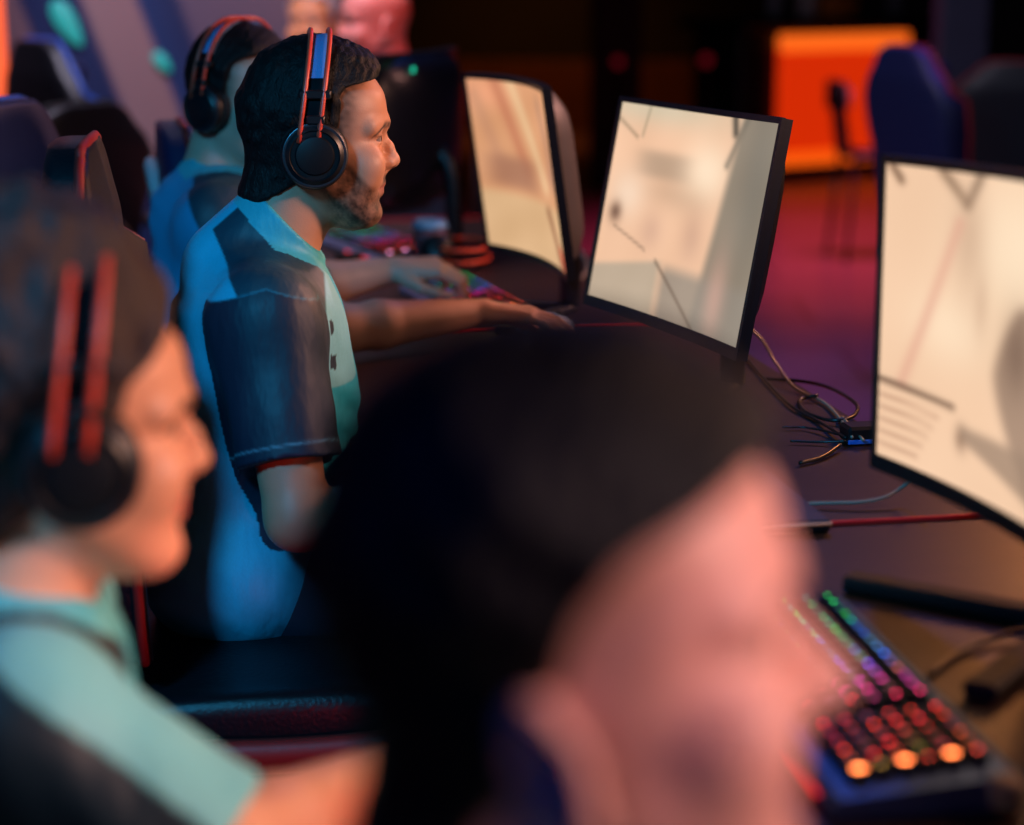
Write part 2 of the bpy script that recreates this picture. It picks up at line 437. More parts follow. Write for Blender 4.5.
def person(P):
    """local frame: x forward, y left, z up; origin on the floor under the head centre"""
    o = P['origin']; yaw = P['yaw']
    Hc = np.array([0, 0, P['hz']], np.float32); HR = rot(P.get('hyaw', 0), P.get('hpitch', 0), P.get('hroll', 0)); hs = P.get('hs', 1.0)
    J = P['J']
    def hq(p): return ((p - Hc) @ HR) / hs
    tr = P.get('lean', 0.12)
    TR = rot(0, -tr)
    hands = [hand_parts(*a) for a in P.get('hands', [])]
    def torso(p, off):
        d = ell(p, J['chest'], np.array((.112, .158, .165)) * P.get('bulk', 1) + off, TR)
        d = smin(d, cone(p, J['shR'], J['shL'], .056 + off, .056 + off), .07)
        d = smin(d, cone(p, np.array(J['nb']) + np.array((-.02, 0, -.055)) * P.get('nkd', 1), J['chest'], P.get('nkr', .075) + off, .10 + off), .05)
        d = smin(d, ell(p, J['belly'], np.array((.112, .145, .150)) * P.get('bulk', 1) + off, TR), .07)
        d = smin(d, ell(p, J['hip'], np.array((.118, .165, .105)) * P.get('bulk', 1) + off, TR), .06)
        return d
    def arms(p, off, only_upper=False):
        d = np.full(len(p), 1, np.float32)
        for s in 'RL':
            if 'sh' + s not in J: continue
            d = np.minimum(d, cone(p, J['sh' + s], J['el' + s], .052 + off, .040 + off))
            if not only_upper:
                m = np.array(J['el' + s]) * .7 + np.array(J['wr' + s]) * .3
                fa = smin(cone(p, J['el' + s], m, .038 + off, .041 + off), cone(p, m, J['wr' + s], .041 + off, .024 + off), .01)
                d = smin(d, fa, .02)
        return d
    def legs(p, off):
        d = np.full(len(p), 1, np.float32)
        for s in 'RL':
            d = np.minimum(d, cone(p, J['hj' + s], J['kn' + s], .080 + off, .055 + off))
            d = np.minimum(d, cone(p, J['kn' + s], J['an' + s], .055 + off, .036 + off))
        return d
    def skin(p):
        q = hq(p); d = np.full(len(p), 1, np.float32)
        far = ((p - Hc) ** 2).sum(1) > .20 ** 2
        dn = np.sqrt(((p - Hc) ** 2).sum(1)) - .15
        nr = ~far
        d = dn.copy()
        if nr.any(): d[nr] = head_sdf(q[nr], P) * hs
        jaw = Hc + HR @ (np.array((.000, 0, -.062), np.float32) * hs)
        nk = smin(cone(p, Hc + HR @ np.array((-.030, 0, -.030), np.float32), J['nb'], .052 * P.get('neck', 1), .058 * P.get('neck', 1)),
                  cone(p, jaw, J['nb'], .042, .05), .02)
        d = smin(d, nk, .022)
        b = torso(p, -.008)
        b = smin(b, arms(p, 0), .02)
        b = smin(b, legs(p, -.006), .03)
        d = smin(d, b, .03)
        for palm, fingers in hands:
            c = palm[1][1]; near = ((p - c.astype(np.float32)) ** 2).sum(1) < .17 ** 2
            if not near.any(): continue
            pp = p[near]; h = np.full(len(pp), 1, np.float32)
            for a, b_, r1, r2 in palm: h = smin(h, cone(pp, a, b_, r1, r2), .012)
            for ch in fingers:
                fch = np.full(len(pp), 1, np.float32)
                for a, b_, r1, r2 in ch: fch = smin(fch, cone(pp, a, b_, r1, r2), .003)
                h = smin(h, fch, .0045)
            d[near] = smin(d[near], h, .014)
        if P.get('feet', True):
            for s in 'RL':
                a = np.array(J['an' + s]); d = smin(d, cone(p, a + (0, 0, -.03), a + (.12, 0, -.045), .034, .026), .02)
        return d
    def skin_col(V):
        q = hq(V); base = np.tile(np.array(lin(P['skin']), np.float32), (len(V), 1))
        nn = noise3(V, 60, 3) * .05 + noise3(V, 220, 5) * .04
        base *= (1 + nn)[:, None]
        inh = ((V - Hc) ** 2).sum(1) < .17 ** 2
        ya = np.abs(q[:, 1])
        lips = np.exp(-(((q[:, 2] + .069) / (.0085)) ** 2)) * np.exp(-((ya / .021) ** 4)) * (q[:, 0] > .066) * inh
        base = mixc(base, P.get('lips', (150, 80, 78)), np.clip(lips * 1.1, 0, .8))
        # brows
        bz = .0175 + .05 * (ya - .02) - 3.2 * np.maximum(ya - .035, 0) ** 1.3
        br = np.exp(-(((q[:, 2] - bz) / .0048) ** 4)) * sstep(.008, .013, ya) * (1 - sstep(.048, .056, ya)) * (q[:, 0] > .05) * inh
        base = mixc(base, P['haircol'], np.clip(br * P.get('browk', .8) * (1 + .3 * noise3(V, 900, 8)), 0, 1))
        # lashes / lid edge
        le = np.exp(-(((q[:, 2] - .0030) / .0016) ** 2)) * np.exp(-(((ya - .0315) / .0145) ** 6)) * (q[:, 0] > .068) * inh
        base = mixc(base, (40, 26, 22), np.clip(le * .8, 0, .8))
        if P.get('beard', 0) > 0:
            # stubble on jaw, chin, upper lip
            line = np.interp(q[:, 0], [-.03, .0, .02, .045, .062, .075, .10], [.02, .010, -.010, -.036, -.055, -.062, -.062])
            bw = sstep(0, .014, line - q[:, 2])
            mo = 1.15 * np.exp(-(((q[:, 2] + .0555) / .0068) ** 4)) * np.exp(-((ya / .026) ** 4)) * (q[:, 0] > .07)
            soul = (q[:, 0] > .07) * np.exp(-(((q[:, 2] + .070) / .0085) ** 4)) * np.exp(-((ya / .023) ** 6))
            bw = np.maximum(bw * (1 - soul * .9), mo) * inh
            bw = bw * (1 - sstep(.118, .135, -q[:, 2])) * sstep(-.015, .012, q[:, 0] + .25 * (q[:, 2] + .06))
            grain = .78 + .40 * noise3(V, 1500, 11, 12) * .6 + .25 * noise3(V, 300, 12)
            base = mixc(base, P['haircol'], np.clip(bw * P['beard'] * grain, 0, .93))
        if P.get('fade', 0) > 0:
            xh = np.interp(q[:, 2], [-.05, -.03, 0, .035, .06, .078, .13], [.030, .036, .046, .054, .058, .074, .12])
            w = sstep(-.006, .030, xh - q[:, 0]) * sstep(-.060, -.040, q[:, 2]) * inh * (1 - sstep(.085, .10, -q[:, 0]) * 0)
            ear = np.exp(-((((q[:, 0] + .014) / .03) ** 2 + ((q[:, 2] + .016) / .04) ** 2) ** 2)) * (ya > .066)
            base = mixc(base, P['haircol'], np.clip(w * P['fade'] * (1 - ear) * (.90 + .22 * noise3(V, 500, 14)), 0, .95))
        return base
    h = P.get('h', .004)
    root = iso_obj('person', skin, P['lo'], P['hi'], h, MATS['skin'], None, skin_col)
    root.location = o; root.rotation_euler = (0, 0, yaw)
    tag(root, P['label'], 'person')
    # eyes
    for sy in (-1, 1):
        c = Hc + HR @ (np.array((.0690, .0315 * sy, 0), np.float32) * hs)
        r = .0125 * hs
        geo = []
        nu, nv = 24, 16; pts = []
        for i in range(nu + 1):
            th = PI * i / nu
            for j in range(nv):
                ph = 2 * PI * j / nv
                pts.append((math.cos(th), math.sin(th) * math.cos(ph), math.sin(th) * math.sin(ph)))
        pts = np.array(pts); fc = []; mi = []
        W, I, Pp = [], [], []
        for i in range(nu):
            for j in range(nv):
                q = [i * nv + j, i * nv + (j + 1) % nv, (i + 1) * nv + (j + 1) % nv, (i + 1) * nv + j]
                (Pp if i < 2 else I if i < 4 else W).append(q)
        vv = (pts * r) @ HR.T + c
        mesh('eye', [(vv, W, 0), (vv, I, 1), (vv, Pp, 2)], [MATS['eye_white'], MATS['iris'], MATS['pupil']], root)
    # hair
    if P.get('hair') == 'short':
        xz, xx = P.get('hairline', ([-.075, -.05, -.03, 0, .035, .060, .070, .078, .10, .14], [-.062, -.02, .014, .026, .034, .040, .052, .078, .095, .13]))
        tt = P.get('hthick', ([-.08, 0, .04, .07, .10, .14], [.002, .004, .006, .011, .016, .018]))
        def hair(p):
            q = hq(p)
            t = np.interp(q[:, 2] + .25 * q[:, 0], tt[0], tt[1])
            n1 = noise3(q * np.array((1, 1, .6), np.float32), 520, 21, 10) * .0014 + noise3(q, 190, 22) * P.get('hrough', .0022) * np.clip(t / .012, .2, 1)
            d = head_loft(q, 0.0) - t - n1
            if 'quiff' in P:
                c, r = P['quiff']; d = smin(d, ell(q, c, r) - n1 * 1.5, .02)
            if 'napek' in P:
                nl = (HR.T @ (np.array(J['nb'], np.float32) - Hc)) / hs
                d = smin(d, cone(q, (-.034, 0, -.030), nl, .055 * P.get('neck', 1) + .0035, .058 * P.get('neck', 1) + .003) - n1, .02)
            cut = (q[:, 0] - np.interp(q[:, 2], xz, xx)) * .75 - noise3(q, 330, 23) * .002
            d = smax(d, cut, .006)
            earc = P.get('earcut', .026) - np.sqrt((q[:, 0] + .014) ** 2 + ((q[:, 2] + .016 - P.get('eardz', 0)) * .75) ** 2)
            d = smax(d, np.where(np.abs(q[:, 1]) > .05, earc * .8, -1), .005)
            d = smax(d, P.get('nape', -.082) - q[:, 2] - .2 * np.minimum(q[:, 0] + .05, 0), .006)
            return d * hs
        iso_obj('hair', hair, Hc - .16, Hc + .17, P.get('hh', .0025), MATS[P.get('hairmat', 'hair_black')], root)
    elif P.get('hair') == 'curly':
        def hair(p):
            q = hq(p)
            n1 = noise3(q, 240, 31, 9) * .004 + noise3(q, 90, 32) * .008
            d = head_loft(q, 0.0) - .007
            d = smin(d, ell(q, (-.045, 0, .095), (.110, .085, .100)), .03)
            d = smin(d, ell(q, (-.075, 0, -.01), (.068, .072, .095)), .03)
            d = d - n1
            cut = (q[:, 0] - np.interp(q[:, 2], [-.08, -.03, 0, .04, .065, .09, .14, .2], [-.03, .020, .028, .044, .066, .086, .10, .10])) * .8 - noise3(q, 160, 33) * .003
            return smax(d, cut, .008) * hs
        iso_obj('hair', hair, Hc - .20, Hc + .23, .004, MATS['hair_brown'], root)
    # jersey
    sl = P.get('sleeve', .72)
    ends = {}
    for s in 'RL':
        a, b = np.array(J['sh' + s], float), np.array(J['el' + s], float); ends[s] = (a, b - a)
    nbv = np.array(J['nb'], np.float32)
    nd = unit(Hc - nbv + np.array((P.get('ctilt', .05), 0, .0)))
    hemz = P.get('hem', None)
    def jersey(p):
        wob = noise3(p * np.array((1, 1, .5), np.float32), 55, 41) * .0032 + noise3(p, 120, 42) * .0014
        fq = p[:, 2] + .9 * p[:, 0] + .012 * noise3(p, 25, 43); wob += .0036 * np.abs(np.sin(fq * 62 + 3 * noise3(p, 14, 45))) ** 2 * sstep(-.1, .9, noise3(p, 18, 44)) - .001
        d = torso(p, .010)
        for s in 'RL':
            a, ab = ends[s]; L = np.linalg.norm(ab); dr = ab / L
            t = (p - a.astype(np.float32)) @ dr.astype(np.float32)
            cc = cone(p, a, a + ab * sl, .064 * P.get('slw', 1), .068 * P.get('slw', 1))
            cc = np.maximum(cc, t - L * sl)
            d = smin(d, cc, .035)
            hemr = np.abs(t - L * sl + .012) - .012
        d = d - wob
        # neck opening: collar band
        col = cone(p, nbv - nd.astype(np.float32) * P.get('cold', .05), nbv + nd.astype(np.float32) * P.get('collar', .026), P.get('colr', .066), P.get('colr', .066) - .004)
        pl = (p - nbv) @ nd.astype(np.float32) - P.get('collar', .026)
        d = smin(d, np.maximum(col, pl), .012)
        d = smin(d, ell(p, J['hip'], np.array((.118, .165, .105)) * P.get('bulk', 1) + .024, TR), .03)
        hz_ = J['hip'][2] - P.get('hemd', .06)
        tilt = (p[:, 0] - J['hip'][0]) * P.get('hemt', .15)
        d = np.maximum(d, (hz_ + tilt - p[:, 2]) * .95)
        return d
    jc = P['jersey']
    def jcol(V):
        c = np.tile(np.array(lin(jc['base']), np.float32), (len(V), 1))
        for side in 'RL':
            a, ab = ends[side]; L = np.linalg.norm(ab); dr = ab / L; sg = -1 if side == 'R' else 1
            t = (V - a) @ dr; yy = V[:, 1] * sg; rx = V[:, 0] - a[0]; rz = V[:, 2] - a[2]
            seam = .148 + jc.get('seam', 0)
            near = sstep(-.002, .002, yy - seam - .25 * np.maximum(rz, 0) + .12 * np.abs(rx + .01))
            da = np.linalg.norm((V - a) - np.clip(t, 0, L)[:, None] * dr, axis=1)
            near = near * (da < .082)
            if jc.get('cap'): near = near * sstep(-.002, .002, jc['cap'] - rz - .30 * np.abs(rx - .0))
            c = mixc(c, jc['sleeve'], near)
            # front stripe of the sleeve / chest
            fr = sstep(-.002, .002, rx - jc.get('fx', .055) + .12 * (yy - .15) + jc.get('fs', 0) * rz) * sstep(.03, .04, yy) * (V[:, 2] > a[2] - jc.get('fz', .17))
            fe = .035 + .78 * (.10 - rz)
            if jc.get('cap'): fr = sstep(-.002, .002, rx - np.minimum(fe, .078)) * (1 - near) * sstep(.03, .04, yy) * (V[:, 2] > a[2] - jc.get('fz', .17))
            c = mixc(c, jc['light'], fr * jc.get('fk', 1))
            # yoke
            yk = sstep(-.002, .002, rx + .067 - .5 * (.10 - rz)) * sstep(-.002, .002, np.minimum(fe, .078) - rx) * sstep(-.002, .002, rz + .01) * sstep(-.002, .002, yy - .035) * (1 - near)
            c = mixc(c, jc['yoke'], yk)
            # dark chevrons on the light panel
            if jc.get('marks'):
                ph = (rz * 1.0 + .5 * rx) / .045
                mk = (np.abs((ph % 1) - .5) < .20) * (np.abs(yy - .120 + .25 * ((ph % 1) - .5) * .045) < .009) * (rx > jc.get('fx', .055)) * (rz < -.0) * (rz > -.075)
                c = mixc(c, jc['sleeve'], mk * 1.0)
            hm = np.exp(-((t - L * sl + .018) / .0016) ** 2) * (da < .085) * (yy > .10)
            c = mixc(c, jc['light'], hm * .35)
        pl = (V - nbv) @ nd
        dd = np.linalg.norm((V - nbv) - pl[:, None] * nd, axis=1)
        c = mixc(c, jc['collar'], ((pl > P.get('collar', .026) - .034) & (dd < P.get('colr', .066) + .018)) * 1.0)
        return c
    lo = np.array(P['lo']); hi = np.array(P['hi'])
    iso_obj('jersey', jersey, (lo[0], lo[1], J['hip'][2] - .16), (hi[0] * .0 + max(J['chest'][0], J['elR'][0], J['elL'][0]) + .22, hi[1], P['hz'] + .02), P.get('jh', .0045), MATS['jersey_fabric'], root, jcol)
    # trousers
    def trousers(p):
        wob = noise3(p, 70, 51) * .004
        d = ell(p, J['hip'], np.array((.118, .165, .105)) * P.get('bulk', 1) + .004, TR)
        d = smin(d, legs(p, .014) - wob, .03)
        for s in 'RL': d = np.maximum(d, np.where(p[:, 1] * (-1 if s == 'R' else 1) > -.02, J['an' + s][2] - .02 - p[:, 2], -1))
        return d
    iso_obj('trousers', trousers, (lo[0], lo[1], lo[2]), (hi[0], hi[1], J['hip'][2] + .14), .006, MATS[P.get('trmat', 'trouser_navy')], root)
    for s in 'RL':
        a = np.array(J['an' + s], float)
        def shoe(p):
            d = smin(cone(p, a + (-.02, 0, -.040), a + (.12, 0, -.055), .050, .040), cone(p, a + (0, 0, 0), a + (.03, 0, -.03), .046, .046), .03)
            return smax(d, (a[2] - .085) - p[:, 2], .008)
        iso_obj('shoe', shoe, a - (.12, .09, .12), a + (.20, .09, .08), .006, MATS['shoe_black'], root)
    return root, Hc, HR

mat('skin', (255, 255, 255), .48, attr='tint', bump=.12, bscale=500, sss=.05, spec=.45)
mat('eye_white', (140, 118, 110), .15); mat('iris', (60, 38, 24), .15); mat('pupil', (5, 5, 6), .1)
mat('hair_black', (9, 8, 11), .55, spec=.25, noise=.3, nscale=400, bump=.6, bscale=500, stretch=(1, 1, .35))
mat('hair_brown', (42, 24, 25), .6, noise=.4, nscale=200, bump=.8, bscale=220)
mat('hair_pale', (190, 180, 182), .6, noise=.2, nscale=100)
mat('hair_dark', (34, 26, 26), .5, noise=.4, nscale=300, bump=.8, bscale=300)
mat('jersey_fabric', (255, 255, 255), .55, attr='tint', noise=.07, nscale=400, bump=.5, bscale=9, bdist=.022, stretch=(1.3, 1, .55))
mat('trouser_navy', (22, 26, 48), .8, bump=.3, bscale=200, noise=.2)
mat('trouser_dark', (24, 24, 30), .8, bump=.3, bscale=200)
mat('shoe_black', (20, 20, 24), .5)

JER = dict(base=(40, 150, 185), sleeve=(8, 38, 58), yoke=(20, 60, 76), light=(120, 200, 222), collar=(60, 175, 190), marks=True)

def headset(Hw, Rw, s, label, bandm='band', fwd=0.0, group='gaming headsets', red='red', z_cup=-.006, tiltx=.0, wide=1.0):
    """Hw world head centre, Rw world rotation of the head"""
    root = empty('gaming_headset', Hw, label, 'headset', group)
    def X(p): return (np.asarray(p, float) * s + (fwd, 0, 0)) @ Rw.T
    def xg(g): return (X(g[0]), g[1])
    yw = .098 * wide; zt = .138
    def arc(r_y, r_z, x0, x1, a0, a1, n=40, sh=2.4):
        P_ = []
        for i in range(n + 1):
            a = a0 + (a1 - a0) * i / n; c, s_ = math.cos(a), math.sin(a)
            y = r_y * math.copysign(abs(c) ** (2 / sh), c); z = z_cup + r_z * math.copysign(abs(s_) ** (2 / sh), s_)
            P_.append((x0 + (x1 - x0) * (z - z_cup) / r_z, y, z))
        return np.array(P_)
    for dx in (-.0125, .0125):
        P_ = arc(yw + .004, zt - z_cup + .004, -.019 + dx, .003 + dx, .02, PI - .02, sh=2.5)
        mesh('band_rod', [xg(tube(P_, .0034, 10))], M[red], root)
    # elastic band between
    P_ = arc(yw - .000, zt - z_cup - .001, -.017, .003, .60, PI - .60)
    a = []; 
    for dx, dz in ((-.0105, 0), (.0105, 0), (.0105, -.004), (-.0105, -.004)):
        q = P_.copy(); q[:, 0] += dx; q *= np.array((1, 1 + dz / .1, 1)); q[:, 2] += dz; a.append(q)
    ring = np.stack(a, 1); mesh('elastic_band', [xg(loft(list(ring)))], M[bandm], root, sharp=40)
    P_ = arc(yw - .001, zt - z_cup - .001, -.019, .003, .06, .66, 14)
    for sg in (-1, 1):
        q = P_.copy(); q[:, 1] *= sg
        sl = []
        for dx, dy in ((-.0095, 0), (.0095, 0), (.0095, -.005), (-.0095, -.005)):
            w = q.copy(); w[:, 0] += dx; w[:, 1] += dy * sg; sl.append(w)
        g = loft(list(np.stack(sl, 1)))
        yk = mesh('slider', [xg(g)], M['blackgloss'], root, sharp=40)
        # clip across the rods
        for zz, ln in ((.062, .021), (.030, .012)):
            cy = np.interp(zz, q[:, 2], q[:, 1]) if q[0, 2] < q[-1, 2] else np.interp(zz, q[::-1, 2], q[::-1, 1])
            mesh('clip', [xg(rbox(ln, .0065, .006, (-.008, cy + .002 * sg, zz), .002))], M['black'], yk, sharp=40)
        # ear cup
        Mx = xf((-.010, sg * .074, z_cup - .010), rx=-sg * PI / 2)
        prof = [(.0, .000), (.030, .0), (.041, .003), (.044, .010), (.044, .018), (.040, .026), (.033, .031), (.031, .0285), (.026, .0285), (.024, .032), (.012, .034), (0, .034)]
        cup = mesh('ear_cup', [xg(lathe(prof, 40, Mx))], M['black'], root, sharp=35)
        mesh('cup_ring', [xg(lathe([(.0405, .0255), (.0425, .0255), (.0418, .0272), (.0405, .0272)], 40, Mx))], M['metal'], cup)
        th = np.arange(40) * 2 * PI / 40
        pad = np.stack([.034 * np.cos(th), .034 * np.sin(th) * 1.08, 0 * th - .004], 1)
        mesh('ear_pad', [xg(tube(T(pad, Mx), .011, 12, True))], M['rubber'], cup)
    return root

# --- the four players in the row
def world_from(o, yaw, p):
    c, s = math.cos(yaw), math.sin(yaw)
    return np.array((o[0] + c * p[0] - s * p[1], o[1] + s * p[0] + c * p[1], p[2]))
def local_from(o, yaw, w):
    c, s = math.cos(yaw), math.sin(yaw); dx, dy = w[0] - o[0], w[1] - o[1]
    return np.array((c * dx + s * dy, -s * dx + c * dy, w[2]))
def Rw(yaw, HR): return np.array(Matrix.Rotation(yaw, 3, 'Z')) @ HR

def seated_J(hz, hipx=-.14, seat=.47, chest=(-.085, 0), shx=-.085, shz=-.165, shy=.165):
    J = {}
    J['nb'] = (-.055, 0, hz - .148)
    J['chest'] = (chest[0], 0, hz - .295); J['belly'] = ((chest[0] + hipx) / 2 - .005, 0, hz - .45)
    J['hip'] = (hipx, 0, seat + .105)
    J['shR'] = (shx, -shy, hz + shz); J['shL'] = (shx, shy, hz + shz)
    for s, sg in (('R', -1), ('L', 1)):
        J['hj' + s] = (hipx + .02, sg * .085, seat + .085)
        J['kn' + s] = (hipx + .44, sg * .12, seat + .075)
        J['an' + s] = (hipx + .47, sg * .12, .105)
    return J

# middle player
pw = at(320, 137, 2.69); yaw = math.radians(7)
o = (pw[0], pw[1], 0); hz = float(pw[2])
J = seated_J(hz, hipx=-.115, seat=hz - .68, chest=(-.092, 0), shx=-.078, shz=-.220, shy=.160); J['chest'] = (-.092, 0, hz - .325)
J['nb'] = (-.062, 0, hz - .128)
J['elR'] = (-.045, -.235, hz - .465); J['wrR'] = (.150, -.13, hz - .505)
J['elL'] = (-.03, .23, hz - .46); J['wrL'] = (.150, .12, hz - .505)
mid = dict(colr=.0745, nkd=1.25, nkr=.062, cold=.075, napek=1, hairline=([-.105, -.090, -.075, -.05, -.03, 0, .035, .060, .070, .079, .10, .14], [-.110, -.092, -.068, -.024, .012, .020, .024, .026, .034, .074, .090, .12]), origin=o, yaw=yaw, hz=hz, J=J, h=.0026, lo=(-.36, -.36, .0), hi=(.46, .36, hz + .14),
           label='man in sharp focus with stubble, teal and navy jersey, looking right at his screen', skin=(196, 140, 112), haircol=(24, 17, 17),
           beard=.92, fade=.85, hair='short', hh=.0022, ears=True, neck=1.07, nape=-.090, bulk=1.08, jersey=dict(JER, base=(38, 180, 212), fx=.072, fz=.10, seam=-.004, cap=.048), hpitch=math.radians(0), lean=.03,
           eye=.85, lips=(150, 86, 82), jh=.0032, hemd=.085, hemt=.05,
           quiff=((.034, 0, .099), (.036, .045, .016)),
           ctilt=.075, collar=.024,
           hands=[(J['wrR'], (1, .1, -.12), (0, 0, 1), (0, 1, 0), (.2, .3, .3), .1), (J['wrL'], (1, -.1, -.12), (0, 0, 1), (0, -1, 0), (.2, .3, .3), .1)])
_, Hc, HR = person(mid)
headset(world_from(o, yaw, Hc), Rw(yaw, HR), 1.0, 'black headset with two bright red headband rods on the man in focus')

# far player, seen behind the man in focus
pw = at(242, 97, 3.42); yaw = math.radians(-2); o = (pw[0], pw[1], 0); hz = float(pw[2])
L = lambda w: tuple(local_from(o, yaw, w))
J = seated_J(hz, hipx=-.10, seat=.47, chest=(-.03, 0), shx=-.02, shz=-.20, shy=.155)
wR = at(480, 313, 3.36); wL = at(392, 270, 3.66)
J['elR'] = L(at(335, 330, 3.24)); J['wrR'] = L(wR)
J['elL'] = L(at(300, 290, 3.60)); J['wrL'] = L(wL)
far = dict(origin=o, yaw=yaw, hz=hz, J=J, h=.003, lo=(-.42, -.36, .0), hi=(.62, .42, hz + .15), label='player half hidden behind the man in focus, hands on keyboard and mouse',
           skin=(214, 160, 138), haircol=(30, 24, 26), beard=0, fade=.8, hair='short', hs=.95, jersey=dict(JER, base=(30, 150, 195), seam=.3, cap=.03), hyaw=math.radians(-32), lean=.05, trmat='trouser_dark',
           hands=[(L(wR), (1, .10, -.10), (0, 0, 1), (0, 1, 0), (.22, .30, .35), .06, .3),
                  (L(wL), (.95, .10, .02), (0, -.25, 1), (0, -1, 0), (.45, .75, .45), .12, .2)])
_, Hc, HR = person(far)
headset(world_from(o, yaw, Hc), Rw(yaw, HR), .94, 'black headset with red headband on the player behind, turned towards the camera')

# woman at the left edge
pw = at(72, 424, 1.50); yaw = math.radians(12); o = (pw[0], pw[1], 0); hz = float(pw[2])
J = seated_J(hz, hipx=-.16, seat=.47, chest=(-.075, 0), shx=-.045, shz=-.185, shy=.145)
L = lambda w: tuple(local_from(o, yaw, w))
J['elR'] = L(at(222, 862, 1.40)); J['wrR'] = L(at(384, 772, 1.68))
J['elL'] = (-.02, .20, hz - .42); J['wrL'] = (.14, .10, hz - .50)
wom = dict(origin=o, yaw=yaw, hz=hz, J=J, h=.0035, lo=(-.36, -.32, .0), hi=(.50, .34, hz + .14), label='smiling woman at the left edge with curly hair up, pale teal and dark jersey',
           skin=(226, 164, 134), haircol=(50, 30, 26), hs=.96, smile=1.0, nose=.99, eye=.75, neck=.85, bulk=.9, hair='curly', lips=(190, 90, 90), sleeve=.95, slw=1.0,
           jersey=dict(base=(70, 175, 190), sleeve=(10, 36, 50), yoke=(10, 36, 50), light=(120, 205, 212), collar=(90, 190, 195), fx=.075, fs=1.35, fz=.6, seam=-.05), lean=.05,
           hands=[(J['wrR'], (1, .15, -.05), (0, 0, 1), (0, 1, 0), (.4, .5, .4), .08), (J['wrL'], (1, -.1, -.05), (0, 0, 1), (0, -1, 0), (.4, .5, .4), .08)])
_, Hc, HR = person(wom)
headset(world_from(o, yaw, Hc), Rw(yaw, HR), .98, 'black headset with two orange red rods on the smiling woman', wide=1.06, fwd=.016, bandm='blackgloss')

# man closest to the camera
pw = at(584, 636, .86); yaw = math.radians(-3); o = (pw[0], pw[1], 0); hz = float(pw[2])
J = seated_J(hz, hipx=-.20, seat=.40, chest=(-.11, 0), shx=-.09, shz=-.275, shy=.155); J['chest'] = (-.11, 0, hz - .37); J['belly'] = (-.16, 0, hz - .50)
J['elR'] = (.02, -.25, hz - .42); J['wrR'] = (.24, -.14, DESK + .045); J['elL'] = (.03, .24, hz - .42); J['wrL'] = (.24, .13, DESK + .045)
fg = dict(earcut=.021, napek=1, nape=-.11, eardz=-.010, nose=1.05, hairline=([-.075, -.05, -.03, 0, .03, .055, .066, .078, .10, .14], [-.062, -.04, -.012, -.010, .002, .024, .054, .082, .100, .13]), origin=o, yaw=yaw, hz=hz, J=J, h=.0035, lo=(-.42, -.36, .0), hi=(.50, .36, hz + .14), label='dark haired man closest to the camera, blurred, head without headset in profile',
          skin=(228, 162, 150), haircol=(26, 20, 24), beard=.25, fade=.35, hair='short', jersey=dict(JER), lean=.1, hpitch=math.radians(8),
          hthick=([-.08, 0, .04, .07, .10, .14], [.003, .006, .010, .015, .022, .024]),
          hands=[(J['wrR'], (1, .1, -.05), (0, 0, 1), (0, 1, 0), (.3, .4, .3), .1), (J['wrL'], (1, -.1, -.05), (0, 0, 1), (0, -1, 0), (.3, .4, .3), .1)])
person(fg)
# ---------------------------------------------------------------- room
def node_mat(name): 
    m = bpy.data.materials.new(name); m.use_nodes = True; return m, m.node_tree.nodes, m.node_tree.links
def floor_mat():
    m = mat('floor_polished', (78, 60, 78), .30, noise=.25, nscale=3)
    N, L = m.node_tree.nodes, m.node_tree.links
    tc = N['Texture Coordinate']; br = N.new('ShaderNodeTexBrick'); br.inputs['Scale'].default_value = 1.0
    br.inputs['Brick Width'].default_value = 1.2; br.inputs['Row Height'].default_value = .6; br.inputs['Mortar Size'].default_value = .006
    br.inputs['Color1'].default_value = (*lin((118, 88, 104)), 1); br.inputs['Color2'].default_value = (*lin((104, 76, 92)), 1); br.inputs['Mortar'].default_value = (*lin((30, 22, 28)), 1)
    L.new(tc.outputs['Object'], br.inputs['Vector']); L.new(br.outputs['Color'], N['Principled BSDF'].inputs['Base Color'])
    return m
def wall_dark(): return mat('wall_dark', (26, 22, 26), .8, noise=.3, nscale=2, bump=.1)
def desk_mat():
    m = mat('desk_laminate', (52, 34, 26), .42, spec=.35, noise=.25, nscale=9, bump=.05, bscale=200, stretch=(1, 12, 1)); return m
